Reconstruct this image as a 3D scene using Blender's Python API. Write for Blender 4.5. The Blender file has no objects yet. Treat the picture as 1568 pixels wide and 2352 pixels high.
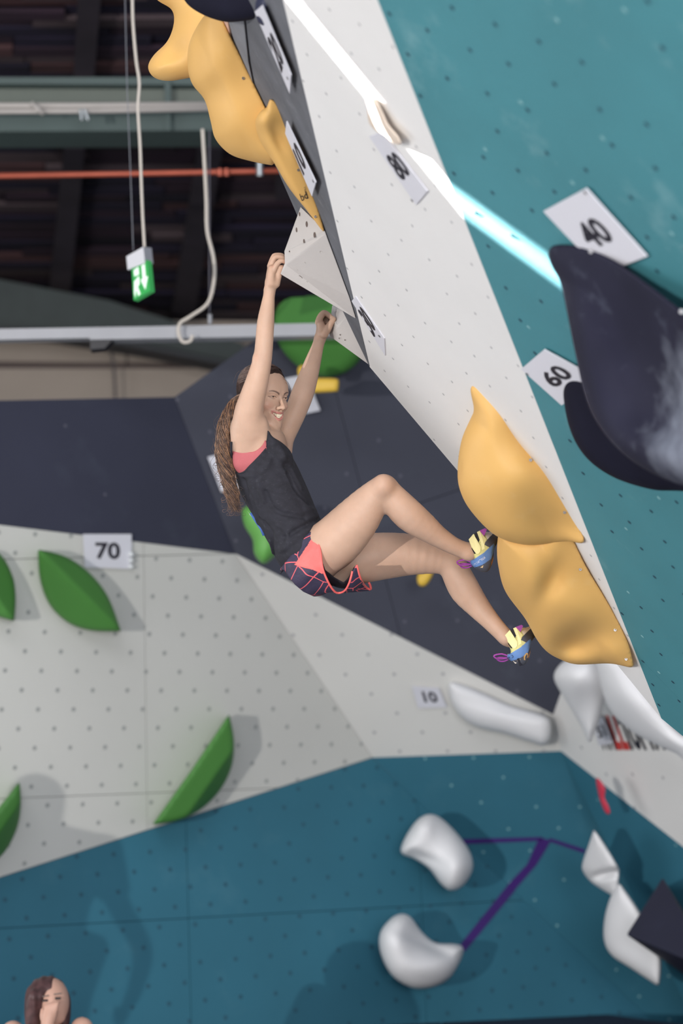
import bpy, math, random
import numpy as np
random.seed(7); rng = np.random.default_rng(7)
SC = bpy.context.scene
COL = SC.collection
# ------------------------------------------------------------------ camera
F = 5553.0                      # focal length in pixels of the 1568x2352 frame (85 mm on 36 mm)
TH = math.atan(714 / F)         # tilt upwards: horizon at row 1890
CZ = 1.6
ct, st = math.cos(TH), math.sin(TH)
cam_d = bpy.data.cameras.new('camera'); cam = bpy.data.objects.new('camera', cam_d); COL.objects.link(cam)
cam.location = (0, 0, CZ); cam.rotation_euler = (math.pi/2 + TH, 0, 0)
cam_d.sensor_fit = 'VERTICAL'; cam_d.sensor_height = 36; cam_d.sensor_width = 24; cam_d.lens = 85
cam_d.dof.use_dof = True; cam_d.dof.focus_distance = 8.7; cam_d.dof.aperture_fstop = 2.0
cam_d.clip_end = 200
SC.camera = cam
SC.view_settings.view_transform = 'Standard'; SC.view_settings.look = 'None'
SC.view_settings.exposure = 0.0; SC.view_settings.gamma = 1.0; SC.view_settings.use_curve_mapping = False
SC.cycles.use_denoising = True
SC.cycles.max_bounces = 6; SC.cycles.caustics_reflective = False; SC.cycles.caustics_refractive = False

def P(u, v, z):
    x = (u - 784) / F * z; y = (1176 - v) / F * z
    return np.array([x, z*ct - y*st, CZ + z*st + y*ct])
def cam_uvz(X, Y, Z):
    Zc = Z - CZ
    z = Y*ct + Zc*st; y = Zc*ct - Y*st
    z = np.maximum(z, 0.1)
    return 784 + X/z*F, 1176 - y/z*F, z
# ------------------------------------------------------------------ light
def lin(c):
    return tuple(((x/255)/12.92 if x/255 <= 0.04045 else ((x/255+0.055)/1.055)**2.4) for x in c)
W = bpy.data.worlds.new('hall_daylight'); SC.world = W; W.use_nodes = True
W.node_tree.nodes['Background'].inputs[0].default_value = (0.80, 0.86, 1.0, 1)
W.node_tree.nodes['Background'].inputs[1].default_value = 0.36
def aim(o, tgt):
    d = np.array(tgt) - np.array(o.location)
    from mathutils import Vector
    o.rotation_euler = Vector(d).to_track_quat('-Z', 'Y').to_euler()
def lamp(name, kind, loc, tgt, energy, color=(1,1,1), **kw):
    l = bpy.data.lights.new(name, kind); l.energy = energy; l.color = color
    for a, b in kw.items(): setattr(l, a, b)
    o = bpy.data.objects.new(name, l); COL.objects.link(o); o.location = loc; aim(o, tgt); return o
LKEY = (-8.0, -6.0, 1.0)
lamp('floor_spotlight', 'SPOT', LKEY, (0.0, 10.0, 2.3), 6900, (1.0, 0.96, 0.91), spot_size=math.radians(60), spot_blend=0.5, shadow_soft_size=0.06)
lamp('left_fill', 'AREA', (-8.7, 10.3, 2.2), (1.5, 11.5, 2.7), 400, (0.97, 0.98, 1.0), shape='RECTANGLE', size=9.0, size_y=3.4)  # added area fill from the left, no real window there
lamp('overhead_fill', 'AREA', (-2.5, 3.0, 7.6), (0.0, 12, 2.0), 230, (0.97, 0.97, 1.0), shape='RECTANGLE', size=5.0, size_y=3.0)  # added soft fill from above to brighten the back walls
lamp('camera_side_fill', 'AREA', (2.0, -8.0, 3.0), (-0.5, 12, 2.5), 1650, (0.96, 0.97, 1.0), shape='RECTANGLE', size=6.0, size_y=4)  # added broad fill behind the camera for even light
# narrow beam of light that crosses the overhang: its plane passes through three points of the streak
TEAL = lambda u, v: 0.163 + 5.0e-5*(u-1370) - 5.0e-5*(v-500)
WHITE = lambda u, v: 0.1629 + 6.73e-5*(u-868) - 5.68e-5*v
GREY = lambda u, v: 0.148 + 1.23e-4*(u-650) - 6.95e-5*v
_a, _b, _c = P(672, 0, 1/WHITE(672, 0)), P(1040, 450, 1/WHITE(1040, 450)), P(1267, 618, 1/TEAL(1267, 618))
_w = np.array([-3.89, 9.87, 6.21]); _n = np.cross(_b-_a, _w-_a); _n /= np.linalg.norm(_n)
BEAM_POS = _w
_beam = lamp('beam_lamp', 'SPOT', tuple(_w), tuple((_a+_c)/2), 170000, (1.0, 0.99, 0.96), spot_size=math.radians(26), spot_blend=0.06, shadow_soft_size=0.006)
def orient_beam():
    from mathutils import Matrix, Vector
    zax = Vector(_w - (_a+_c)/2).normalized(); nx = Vector(_n); nx = (nx - zax*nx.dot(zax)).normalized()
    yax = zax.cross(nx)
    m = Matrix((nx, yax, zax)).transposed().to_4x4()
    _beam.matrix_world = Matrix.Translation(Vector(_w)) @ m @ Matrix.Diagonal((0.0066, 1, 1, 1))
orient_beam()

# ------------------------------------------------------------------ materials
MATS = {}
def mat(name, col, rough=0.6, var=0.05, scale=6.0, bump=0.0, bscale=150.0, chalk=0.0, chalkcol=(190,200,200), metal=0.0,
        sss=0.0, attr=False, emis=None, spec=0.4, stretch=(1,1,1), coat=0.0):
    if name in MATS: return MATS[name]
    m = bpy.data.materials.new(name); m.use_nodes = True; nt = m.node_tree; N = nt.nodes; L = nt.links
    b = N['Principled BSDF']; b.inputs['Roughness'].default_value = rough; b.inputs['Metallic'].default_value = metal
    b.inputs['Specular IOR Level'].default_value = spec
    if coat: b.inputs['Coat Weight'].default_value = coat
    tc = N.new('ShaderNodeTexCoord'); mp = N.new('ShaderNodeMapping'); L.new(tc.outputs['Object'], mp.inputs[0]); mp.inputs['Scale'].default_value = stretch
    if attr:
        base = N.new('ShaderNodeVertexColor'); base.layer_name = 'Col'; out = base.outputs[0]
    else:
        base = N.new('ShaderNodeRGB'); base.outputs[0].default_value = (*lin(col), 1); out = base.outputs[0]
    if var > 0:
        n = N.new('ShaderNodeTexNoise'); n.inputs['Scale'].default_value = scale; n.inputs['Detail'].default_value = 5
        L.new(mp.outputs[0], n.inputs['Vector'])
        mr = N.new('ShaderNodeMapRange'); mr.inputs[3].default_value = 1-var*2; mr.inputs[4].default_value = 1+var*2
        mr.inputs[1].default_value = 0.25; mr.inputs[2].default_value = 0.75
        L.new(n.outputs[0], mr.inputs[0])
        mx = N.new('ShaderNodeMix'); mx.data_type = 'RGBA'; mx.blend_type = 'MULTIPLY'; mx.inputs[0].default_value = 1
        L.new(out, mx.inputs[6]); L.new(mr.outputs[0], mx.inputs[7]); out = mx.outputs[2]
    if chalk > 0:
        n2 = N.new('ShaderNodeTexNoise'); n2.inputs['Scale'].default_value = scale*1.7; n2.inputs['Detail'].default_value = 8; n2.inputs['Roughness'].default_value = .65
        L.new(mp.outputs[0], n2.inputs['Vector'])
        mr2 = N.new('ShaderNodeMapRange'); mr2.inputs[1].default_value = 0.58; mr2.inputs[2].default_value = 0.78; mr2.inputs[4].default_value = chalk
        L.new(n2.outputs[0], mr2.inputs[0])
        mx2 = N.new('ShaderNodeMix'); mx2.data_type = 'RGBA'; L.new(mr2.outputs[0], mx2.inputs[0]); L.new(out, mx2.inputs[6])
        mx2.inputs[7].default_value = (*lin(chalkcol), 1); out = mx2.outputs[2]
    L.new(out, b.inputs['Base Color'])
    if sss > 0:
        b.inputs['Subsurface Weight'].default_value = sss; b.inputs['Subsurface Radius'].default_value = (0.012, 0.005, 0.003); b.inputs['Subsurface Scale'].default_value = 1.0
    if bump > 0:
        n3 = N.new('ShaderNodeTexNoise'); n3.inputs['Scale'].default_value = bscale; n3.inputs['Detail'].default_value = 3; L.new(mp.outputs[0], n3.inputs['Vector'])
        bp = N.new('ShaderNodeBump'); bp.inputs['Strength'].default_value = bump; bp.inputs['Distance'].default_value = 0.01
        L.new(n3.outputs[0], bp.inputs['Height']); L.new(bp.outputs[0], b.inputs['Normal'])
    if emis:
        b.inputs['Emission Color'].default_value = (*lin(emis[0]), 1); b.inputs['Emission Strength'].default_value = emis[1]
    MATS[name] = m; return m
# ------------------------------------------------------------------ object helpers
def tag(o, label=None, cat=None, group=None, kind=None):
    for k, x in (('label', label), ('category', cat), ('group', group), ('kind', kind)):
        if x: o[k] = x
    return o
ORG = {}
def empty(name, loc, label=None, cat=None, group=None, kind=None):
    o = bpy.data.objects.new(name, None); o.empty_display_size = 0.05; COL.objects.link(o); o.location = tuple(loc)
    ORG[o.name] = np.array(loc, float)
    return tag(o, label, cat, group, kind)
def mesh(name, V, Fc, m, parent=None, smooth=False, loc=None, cols=None, **tags):
    V = np.asarray(V, float)
    if parent is not None: base = ORG[parent.name]
    else: base = np.array(loc, float) if loc is not None else (V.min(0)+V.max(0))/2
    me = bpy.data.meshes.new(name)
    Vl = V - base
    if isinstance(Fc, np.ndarray):
        me.vertices.add(len(Vl)); me.vertices.foreach_set('co', Vl.ravel())
        nf, k = Fc.shape
        me.loops.add(nf*k); me.loops.foreach_set('vertex_index', Fc.ravel().astype(np.int32))
        me.polygons.add(nf); me.polygons.foreach_set('loop_start', np.arange(nf, dtype=np.int32)*k)
        me.update(calc_edges=True); me.validate()
    else:
        me.from_pydata([tuple(x) for x in Vl], [], [tuple(int(i) for i in f) for f in Fc]); me.update()
    if smooth: me.polygons.foreach_set('use_smooth', np.ones(len(me.polygons), bool))
    if cols is not None:
        ca = me.color_attributes.new('Col', 'FLOAT_COLOR', 'POINT')
        c4 = np.ones((len(Vl), 4)); c4[:, :3] = cols; ca.data.foreach_set('color', c4.ravel())
    me.materials.append(m)
    o = bpy.data.objects.new(name, me); COL.objects.link(o)
    if parent is not None: o.parent = parent; ORG[o.name] = base.copy()
    else: o.location = tuple(base); ORG[o.name] = base.copy()
    tag(o, **tags)
    return o
class MB:
    def __init__(s): s.v = []; s.f = []
    def add(s, V, Fc):
        n = len(s.v); s.v += [tuple(x) for x in V]; s.f += [tuple(i+n for i in f) for f in Fc]; return s
    def prism(s, pts, off):
        pts = [np.array(p, float) for p in pts]; n = len(pts); off = np.array(off, float)
        V = pts + [p+off for p in pts]
        Fc = [tuple(range(n))[::-1], tuple(range(n, 2*n))] + [(i, (i+1) % n, (i+1) % n+n, i+n) for i in range(n)]
        return s.add(V, Fc)
    def box(s, c, d):
        c = np.array(c, float); x, y, z = np.array(d, float)/2
        return s.prism([c+(-x,-y,-z), c+(x,-y,-z), c+(x,y,-z), c+(-x,y,-z)], (0,0,2*z))
    def tube(s, pts, r, n=10, closed=False):
        pts = [np.array(p, float) for p in pts]; R = r if hasattr(r, '__len__') else [r]*len(pts)
        rings = []; prev = None
        for i, p in enumerate(pts):
            a = pts[max(i-1, 0)]; b = pts[min(i+1, len(pts)-1)]; t = b-a; t /= (np.linalg.norm(t)+1e-9)
            if prev is None:
                g = np.array([0, 0, 1.0]) if abs(t[2]) < .9 else np.array([1.0, 0, 0])
            else: g = prev
            e1 = g - t*np.dot(g, t); e1 /= (np.linalg.norm(e1)+1e-9); e2 = np.cross(t, e1); prev = e1
            rings.append([p + R[i]*(math.cos(2*math.pi*k/n)*e1 + math.sin(2*math.pi*k/n)*e2) for k in range(n)])
        V = [q for rg in rings for q in rg]; Fc = []
        for i in range(len(rings)-1):
            for k in range(n): Fc.append((i*n+k, i*n+(k+1) % n, (i+1)*n+(k+1) % n, (i+1)*n+k))
        Fc.append(tuple(range(n))[::-1]); Fc.append(tuple(range(len(V)-n, len(V))))
        return s.add(V, Fc)
    def build(s, name, m, parent=None, smooth=False, **k): return mesh(name, s.v, s.f, m, parent, smooth, **k)
def spline(pts, sub=8, closed=False, corners=()):
    pts = [np.array(p, float) for p in pts]; n = len(pts); out = []
    seg = n if closed else n-1
    for i in range(seg):
        p1, p2 = pts[i], pts[(i+1) % n]
        p0 = pts[(i-1) % n] if (closed or i > 0) else p1; p3 = pts[(i+2) % n] if (closed or i+2 < n) else p2
        if i in corners: p0 = p1
        if (i+1) % n in corners: p3 = p2
        for k in range(sub):
            t = k/sub
            out.append(0.5*((2*p1)+(-p0+p2)*t+(2*p0-5*p1+4*p2-p3)*t*t+(-p0+3*p1-3*p2+p3)*t**3))
    if not closed: out.append(pts[-1])
    return out
# ------------------------------------------------------------------ signed distance toolkit
def smin(a, b, k):
    h = np.maximum(k-np.abs(a-b), 0)/k; return np.minimum(a, b) - h*h*k*0.25
def smax(a, b, k): return -smin(-a, -b, k)
def sdpoly(U, V, poly):
    p = np.asarray(poly, np.float32); n = len(p)
    d = np.full(U.shape, 1e12, np.float32); s = np.ones(U.shape, bool)
    for i in range(n):
        a = p[i]; b = p[i-1]; ex, ey = b-a; wx = U-a[0]; wy = V-a[1]
        t = np.clip((wx*ex+wy*ey)/(ex*ex+ey*ey+1e-9), 0, 1)
        bx = wx-ex*t; by = wy-ey*t; d = np.minimum(d, bx*bx+by*by)
        c1 = V >= a[1]; c2 = V < b[1]; c3 = (ex*wy) > (ey*wx)
        s ^= ((c1 & c2 & c3) | (~c1 & ~c2 & ~c3))
    return np.where(s, 1, -1)*np.sqrt(d)
def dpolyline(U, V, p):
    d = np.full(U.shape, 1e12, np.float32)
    for a, b in zip(p[:-1], p[1:]):
        ex, ey = b[0]-a[0], b[1]-a[1]; wx = U-a[0]; wy = V-a[1]
        t = np.clip((wx*ex+wy*ey)/(ex*ex+ey*ey+1e-9), 0, 1)
        d = np.minimum(d, (wx-ex*t)**2+(wy-ey*t)**2)
    return np.sqrt(d)
class Field:
    def __init__(s): s.p = []
    def _add(s, fn, lo, hi, op, k): s.p.append((fn, np.array(lo, float)-k-.004, np.array(hi, float)+k+.004, op, k)); return s
    def cap(s, a, ra, b, rb, k=0.02, op='add'):
        a = np.array(a, float); b = np.array(b, float); ab = b-a; L2 = ab.dot(ab)+1e-12; r = max(ra, rb)
        def fn(X, Y, Z):
            x, y, z = X-a[0], Y-a[1], Z-a[2]
            t = np.clip((x*ab[0]+y*ab[1]+z*ab[2])/L2, 0, 1)
            return np.sqrt((x-ab[0]*t)**2+(y-ab[1]*t)**2+(z-ab[2]*t)**2) - (ra+(rb-ra)*t)
        return s._add(fn, np.minimum(a, b)-r, np.maximum(a, b)+r, op, k)
    def chain(s, pts, k=0.02, op='add', sub=3):
        """tapering limb through the given (point, radius) stations, splined"""
        if len(pts) > 2:
            q = spline([np.append(p, r) for p, r in pts], sub); pts = [(p[:3], p[3]) for p in q]
        A = np.array([p for p, _ in pts]); R = np.array([r for _, r in pts])
        def fn(X, Y, Z):
            d = np.full(X.shape, .5); l = np.array([X.min(), Y.min(), Z.min()])-.06; h = np.array([X.max(), Y.max(), Z.max()])+.06
            for i in range(len(A)-1):
                a, b, ra, rb = A[i], A[i+1], R[i], R[i+1]; m = max(ra, rb)
                if np.any(np.minimum(a, b)-m > h) or np.any(np.maximum(a, b)+m < l): continue
                ab = b-a; x, y, z = X-a[0], Y-a[1], Z-a[2]
                t = np.clip((x*ab[0]+y*ab[1]+z*ab[2])/(ab.dot(ab)+1e-12), 0, 1)
                d = np.minimum(d, np.sqrt((x-ab[0]*t)**2+(y-ab[1]*t)**2+(z-ab[2]*t)**2)-(ra+(rb-ra)*t))
            return d
        m = R.max(); return s._add(fn, A.min(0)-m, A.max(0)+m, op, k)
    def segs(s, st, fr, k=0.03, op='add', sub=4):
        """trunk through stations (point, half front, half side), splined"""
        q = spline([np.concatenate([p, [f, g]]) for p, f, g in st], sub); tmp = Field()
        for a, b in zip(q[:-1], q[1:]): tmp.seg(a[:3], b[:3], fr, None, (a[3], a[4]), (b[3], b[4]), k=.0)
        fns = [(fn, lo, hi) for fn, lo, hi, _, _ in tmp.p]
        def fn(X, Y, Z):
            d = np.full(X.shape, .5); l = np.array([X.min(), Y.min(), Z.min()])-.06; h = np.array([X.max(), Y.max(), Z.max()])+.06
            for f_, lo, hi in fns:
                if np.any(lo > h) or np.any(hi < l): continue
                d = np.minimum(d, f_(X, Y, Z))
            return d
        lo = np.min([l for _, l, _ in fns], 0); hi = np.max([h for _, _, h in fns], 0)
        return s._add(fn, lo, hi, op, k)
    def ell(s, c, r, R=None, k=0.02, op='add'):
        c = np.array(c, float); r = np.array(r, float); R = np.eye(3) if R is None else np.array(R, float)  # rows are axes
        def fn(X, Y, Z):
            x, y, z = X-c[0], Y-c[1], Z-c[2]
            q = [(R[i, 0]*x+R[i, 1]*y+R[i, 2]*z) for i in range(3)]
            k0 = np.sqrt(sum((q[i]/r[i])**2 for i in range(3))); k1 = np.sqrt(sum((q[i]/r[i]**2)**2 for i in range(3)))+1e-9
            return k0*(k0-1)/k1
        return s._add(fn, c-r.max(), c+r.max(), op, k)
    def seg(s, a, b, fr, sd, ra, rb, k=0.03, op='add'):
        """elliptic round cone: fr, sd unit directions; ra, rb = (half front, half side)"""
        a = np.array(a, float); b = np.array(b, float); ab = b-a; L = np.linalg.norm(ab); ax = ab/L
        fr = np.array(fr, float); fr = fr-ax*fr.dot(ax); fr /= np.linalg.norm(fr); sd = np.cross(ax, fr)
        m = max(*ra, *rb)
        def fn(X, Y, Z):
            x, y, z = X-a[0], Y-a[1], Z-a[2]
            w = x*ax[0]+y*ax[1]+z*ax[2]; t = np.clip(w/L, 0, 1); ov = w-t*L
            f = x*fr[0]+y*fr[1]+z*fr[2]; g = x*sd[0]+y*sd[1]+z*sd[2]
            A = ra[0]+(rb[0]-ra[0])*t; B = ra[1]+(rb[1]-ra[1])*t; C = np.minimum(A, B)
            k0 = np.sqrt((f/A)**2+(g/B)**2+(ov/C)**2); k1 = np.sqrt((f/A**2)**2+(g/B**2)**2+(ov/C**2)**2)+1e-9
            return k0*(k0-1)/k1
        return s._add(fn, np.minimum(a, b)-m, np.maximum(a, b)+m, op, k)
    def fun(s, fn, lo, hi, op='add', k=0.005): return s._add(fn, lo, hi, op, k)
    def prism(s, poly, z0, z1, op='int', k=0.004):
        """pixel outline carried through depth z0..z1"""
        def fn(X, Y, Z):
            U, V, z = cam_uvz(X, Y, Z)
            d2 = sdpoly(U.astype(np.float32), V.astype(np.float32), poly)*z/F
            return np.maximum(d2, np.maximum(z0-z, z-z1))
        if op == 'int': lo, hi = (-1e3,)*3, (1e3,)*3
        else:
            q = np.array([P(u, v, zz) for u, v in poly for zz in (z0, z1)]); lo, hi = q.min(0), q.max(0)
        return s._add(fn, lo, hi, op, k)
    def off(s, t):
        return s.fun(lambda X, Y, Z: t + 0*X, (-1e3,)*3, (1e3,)*3, 'off', 0.001)
    def ev(s, X, Y, Z, lo=None, hi=None):
        d = np.full(X.shape, 10.0, np.float64)
        for fn, l, h, op, k in s.p:
            if lo is not None and op != 'int' and op != 'off' and (np.any(l > hi) or np.any(h < lo)): continue
            if op == 'add': d = smin(d, fn(X, Y, Z), k)
            elif op == 'sub': d = smax(d, -fn(X, Y, Z), k)
            elif op == 'off': d = d - fn(X, Y, Z)
            else: d = smax(d, fn(X, Y, Z), k)
        return d
def nets(field, lo, hi, h, bs=40, relax=2):
    lo = np.array(lo, float); hi = np.array(hi, float); n = np.ceil((hi-lo)/h).astype(int)+2
    VID, VP, Q = [], [], []
    N = n+4
    def gid(i, j, k): return (i.astype(np.int64)*N[1]+j)*N[2]+k
    E = [((0,0,0),(1,0,0)),((0,1,0),(1,1,0)),((0,0,1),(1,0,1)),((0,1,1),(1,1,1)),((0,0,0),(0,1,0)),((1,0,0),(1,1,0)),((0,0,1),(0,1,1)),((1,0,1),(1,1,1)),
         ((0,0,0),(0,0,1)),((1,0,0),(1,0,1)),((0,1,0),(0,1,1)),((1,1,0),(1,1,1))]
    for bi in range(0, n[0], bs):
        for bj in range(0, n[1], bs):
            for bk in range(0, n[2], bs):
                s0 = np.array([bi, bj, bk]); e0 = np.minimum(s0+bs, n)
                blo = lo+(s0-1)*h; bhi = lo+e0*h
                if not any((op == 'add' and not (np.any(l > bhi) or np.any(hh < blo))) for _, l, hh, op, _ in field.p): continue
                xs = [lo[a]+np.arange(s0[a]-1, e0[a]+1)*h for a in range(3)]
                X, Y, Z = np.meshgrid(*xs, indexing='ij')
                d = field.ev(X, Y, Z, blo, bhi)
                neg = d < 0
                if not neg.any() or neg.all(): continue
                c = [neg[a:X.shape[0]-1+a, b:X.shape[1]-1+b, g:X.shape[2]-1+g] for a in (0,1) for b in (0,1) for g in (0,1)]
                anyn = np.logical_or.reduce(c); alln = np.logical_and.reduce(c)
                I, J, K = np.nonzero(anyn & ~alln)
                acc = np.zeros((len(I), 3)); cnt = np.zeros(len(I))
                for a, b in E:
                    da = d[I+a[0], J+a[1], K+a[2]]; db = d[I+b[0], J+b[1], K+b[2]]
                    m = (da < 0) != (db < 0); t = np.where(m, da/(da-db+1e-30), 0)
                    for ax in range(3): acc[:, ax] += np.where(m, a[ax]+(b[ax]-a[ax])*t, 0)
                    cnt += m
                pos = acc/cnt[:, None]+np.stack([I, J, K], 1)
                VP.append(lo+(pos+s0-1)*h)
                off = s0  # shift by +1-1
                VID.append(gid(I+off[0], J+off[1], K+off[2]))
                sh = [e0[a]-s0[a] for a in range(3)]
                core = neg[1:1+sh[0], 1:1+sh[1], 1:1+sh[2]]
                for ax in range(3):
                    sl = [slice(1, 1+sh[0]), slice(1, 1+sh[1]), slice(1, 1+sh[2])]; sl[ax] = slice(2, 2+sh[ax])
                    nx = neg[tuple(sl)]
                    if nx.shape != core.shape:
                        mn = [min(nx.shape[q], core.shape[q]) for q in range(3)]
                        cr = core[:mn[0], :mn[1], :mn[2]]; nx = nx[:mn[0], :mn[1], :mn[2]]
                    else: cr = core
                    i, j, k = np.nonzero(cr != nx); 
                    if not len(i): continue
                    fl = ~cr[i, j, k]
                    base = np.stack([i, j, k], 1)+1+s0   # cell ids are stored shifted
                    b1, b2 = (ax+1) % 3, (ax+2) % 3
                    def cc(p, q):
                        r = base.copy(); r[:, b1] += p; r[:, b2] += q; return gid(r[:, 0], r[:, 1], r[:, 2])
                    q4 = np.stack([cc(-1,-1), cc(0,-1), cc(0,0), cc(-1,0)], 1)
                    q4[fl] = q4[fl][:, ::-1]
                    Q.append(q4)
    if not VID: return np.zeros((0, 3)), np.zeros((0, 4), int)
    VID = np.concatenate(VID); VP = np.concatenate(VP); Q = np.concatenate(Q)
    u, idx = np.unique(VID, return_index=True); V = VP[idx]
    q = np.searchsorted(u, Q); q = np.clip(q, 0, len(u)-1)
    ok = (u[q] == Q).all(1); q = q[ok]
    for _ in range(relax):
        a = q.ravel(); b = np.roll(q, -1, 1).ravel()
        s = np.zeros_like(V); c = np.zeros(len(V))
        for ax in range(3):
            s[:, ax] = np.bincount(a, V[b, ax], len(V)) + np.bincount(b, V[a, ax], len(V))
        c = np.bincount(a, minlength=len(V))+np.bincount(b, minlength=len(V))
        c[c == 0] = 1; V = V*0.45 + 0.55*s/c[:, None]
    return V, q
def cut_mesh(V, q, keep):
    """keep: bool per vertex"""
    f = keep[q].all(1); q = q[f]; u, inv = np.unique(q, return_inverse=True)
    return V[u], inv.reshape(q.shape)
def cat_mesh(*ms):
    Vs, qs, n = [], [], 0
    for V, q in ms: Vs.append(V); qs.append(q+n); n += len(V)
    return np.concatenate(Vs), np.concatenate(qs)
# ------------------------------------------------------------------ planes given as inverse depth, linear in (u, v)
def ip3(p, q, r):
    A = np.array([[p[0], p[1], 1], [q[0], q[1], 1], [r[0], r[1], 1]], float)
    a, b, c = np.linalg.solve(A, [1/p[2], 1/q[2], 1/r[2]])
    return lambda u, v: a*u+b*v+c
def on(pl, u, v, off=0.0):
    """point of the plane seen at (u, v), moved 'off' metres out of the plane towards the viewer's side"""
    p = P(u, v, 1/pl(u, v))
    return p + pnorm(pl)*off if off else p
def pnorm(pl):
    a, b, c = P(700, 900, 1/pl(700, 900)), P(800, 900, 1/pl(800, 900)), P(700, 1000, 1/pl(700, 1000))
    n = np.cross(b-a, c-a); n /= np.linalg.norm(n)
    if np.dot(n, np.array([0, 0, CZ])-a) < 0: n = -n
    return n
def clip(poly, line, side):
    (x0, y0), (x1, y1) = line
    f = lambda p: side*((x1-x0)*(p[1]-y0)-(y1-y0)*(p[0]-x0))
    out = []
    for i in range(len(poly)):
        a, b = poly[i-1], poly[i]; fa, fb = f(a), f(b)
        if (fa >= 0) != (fb >= 0):
            t = fa/(fa-fb); out.append((a[0]+(b[0]-a[0])*t, a[1]+(b[1]-a[1])*t))
        if fb >= 0: out.append(b)
    return out
def shrink(pts3, n, g):
    """inset a convex 3-D polygon by g metres"""
    c = sum(pts3)/len(pts3); m = len(pts3); out = []
    L = []
    for i in range(m):
        a, b = pts3[i], pts3[(i+1) % m]; d = (b-a)/np.linalg.norm(b-a); inn = np.cross(n, d)
        if np.dot(inn, c-a) < 0: inn = -inn
        L.append((a+inn*g, d))
    for i in range(m):
        (p, d), (q, e) = L[i-1], L[i]
        w = q-p; A = np.stack([d, -e], 1); t = np.linalg.lstsq(A, w, rcond=None)[0]
        out.append(p+d*t[0])
    return out
def area(poly): return abs(sum(poly[i-1][0]*poly[i][1]-poly[i][0]*poly[i-1][1] for i in range(len(poly))))/2
def facet(root, poly, pl, m, cuts=(), thick=0.04, gap=0.002, pname='wall_panel'):
    n = pnorm(pl); polys = [poly]
    for c in cuts:
        nxt = []
        for p in polys:
            if len(c) > 2 and not c[2](p): nxt.append(p); continue
            for sd in (1, -1):
                q = clip(p, c[:2], sd)
                if len(q) > 2 and area(q) > 30: nxt.append(q)
        polys = nxt
    for p in polys:
        p3 = [on(pl, *q) for q in p]
        if cuts: p3 = shrink(p3, n, gap)
        MB().prism(p3, -n*thick).build(pname, m, root)
    if cuts: MB().prism([on(pl, *q, -thick-0.001) for q in poly], -n*0.01).build('backing_board', M_DARK, root)
def inside(poly, u, v):
    r = False
    for i in range(len(poly)):
        (x0, y0), (x1, y1) = poly[i-1], poly[i]
        if (y0 > v) != (y1 > v) and u < (x1-x0)*(v-y0)/(y1-y0)+x0: r = not r
    return r
def holes(root, poly, pl, m, du=0.235, dv=0.11, r=0.011, org=None, ang=0.0, skip=0.0, name='bolt_holes', jit=0.0, margin=None):
    """staggered grid of bolt-hole rims lying in the plane, one joined mesh"""
    n = pnorm(pl); up = np.array([0, 0, 1.0]); e2 = up-n*np.dot(up, n); e2 /= np.linalg.norm(e2); e1 = np.cross(e2, n)
    e1, e2 = e1*math.cos(ang)+e2*math.sin(ang), e2*math.cos(ang)-e1*math.sin(ang)
    o = on(pl, *(org or poly[0]))
    b = MB(); q = [on(pl, *p) for p in poly]
    a1 = [np.dot(x-o, e1) for x in q]; a2 = [np.dot(x-o, e2) for x in q]
    for j in range(int(min(a2)/dv)-1, int(max(a2)/dv)+2):
        for i in range(int(min(a1)/du)-1, int(max(a1)/du)+2):
            if random.random() < skip: continue
            c = o+e1*(i+0.5*(j % 2))*du+e2*j*dv + (e1*random.uniform(-jit, jit)+e2*random.uniform(-jit, jit))
            U, V, z = cam_uvz(*c)
            if U < -60 or U > 1630 or V < -60 or V > 2420 or not inside(poly, U, V): continue
            k = 10; rim = [c+r*(math.cos(2*math.pi*t/k)*e1+math.sin(2*math.pi*t/k)*e2)+n*0.0005 for t in range(k)]
            rin = [c+r*.55*(math.cos(2*math.pi*t/k)*e1+math.sin(2*math.pi*t/k)*e2)+n*0.0015 for t in range(k)]
            b.add(rim+rin, [(t, (t+1) % k, (t+1) % k+k, t+k) for t in range(k)]+[tuple(range(k, 2*k))])
    if b.v: b.build(name, m, root, kind='stuff')
M_DARK = mat('joint_black', (24, 22, 32), 0.8, 0)
# ------------------------------------------------------------------ materials of the walls
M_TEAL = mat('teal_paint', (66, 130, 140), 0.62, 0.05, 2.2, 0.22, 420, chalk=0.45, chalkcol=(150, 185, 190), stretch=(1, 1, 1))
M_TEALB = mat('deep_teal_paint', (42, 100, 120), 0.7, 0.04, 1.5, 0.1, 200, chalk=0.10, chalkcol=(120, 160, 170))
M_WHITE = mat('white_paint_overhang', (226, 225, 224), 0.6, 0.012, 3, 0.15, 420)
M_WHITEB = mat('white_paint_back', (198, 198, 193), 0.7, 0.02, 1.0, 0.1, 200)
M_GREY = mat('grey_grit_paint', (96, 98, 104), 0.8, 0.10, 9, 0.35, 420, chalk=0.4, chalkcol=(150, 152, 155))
M_WHITER = mat('white_back_lit_right', (232, 231, 229), 0.7, 0.015, 1.0, 0.1, 200)  # back-wall white, lightened to paint in the stronger light on the right facet
M_SLATE = mat('slate_paint', (60, 62, 74), 0.75, 0.06, 1.2, 0.1, 200, chalk=0.22, chalkcol=(110, 120, 130))
M_HOLE_W = mat('hole_grey', (152, 154, 152), 0.7, 0); M_HOLE_W2 = mat('hole_soft_grey', (168, 168, 170), 0.7, 0)
M_HOLE_T = mat('hole_teal_dark', (28, 62, 78), 0.7, 0); M_HOLE_TL = mat('hole_chalky', (120, 165, 170), 0.7, 0)
M_HOLE_TB = mat('hole_deep_teal', (34, 78, 96), .7, 0)
M_HOLE_S = mat('hole_slate', (88, 88, 100), 0.7, 0)
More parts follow.
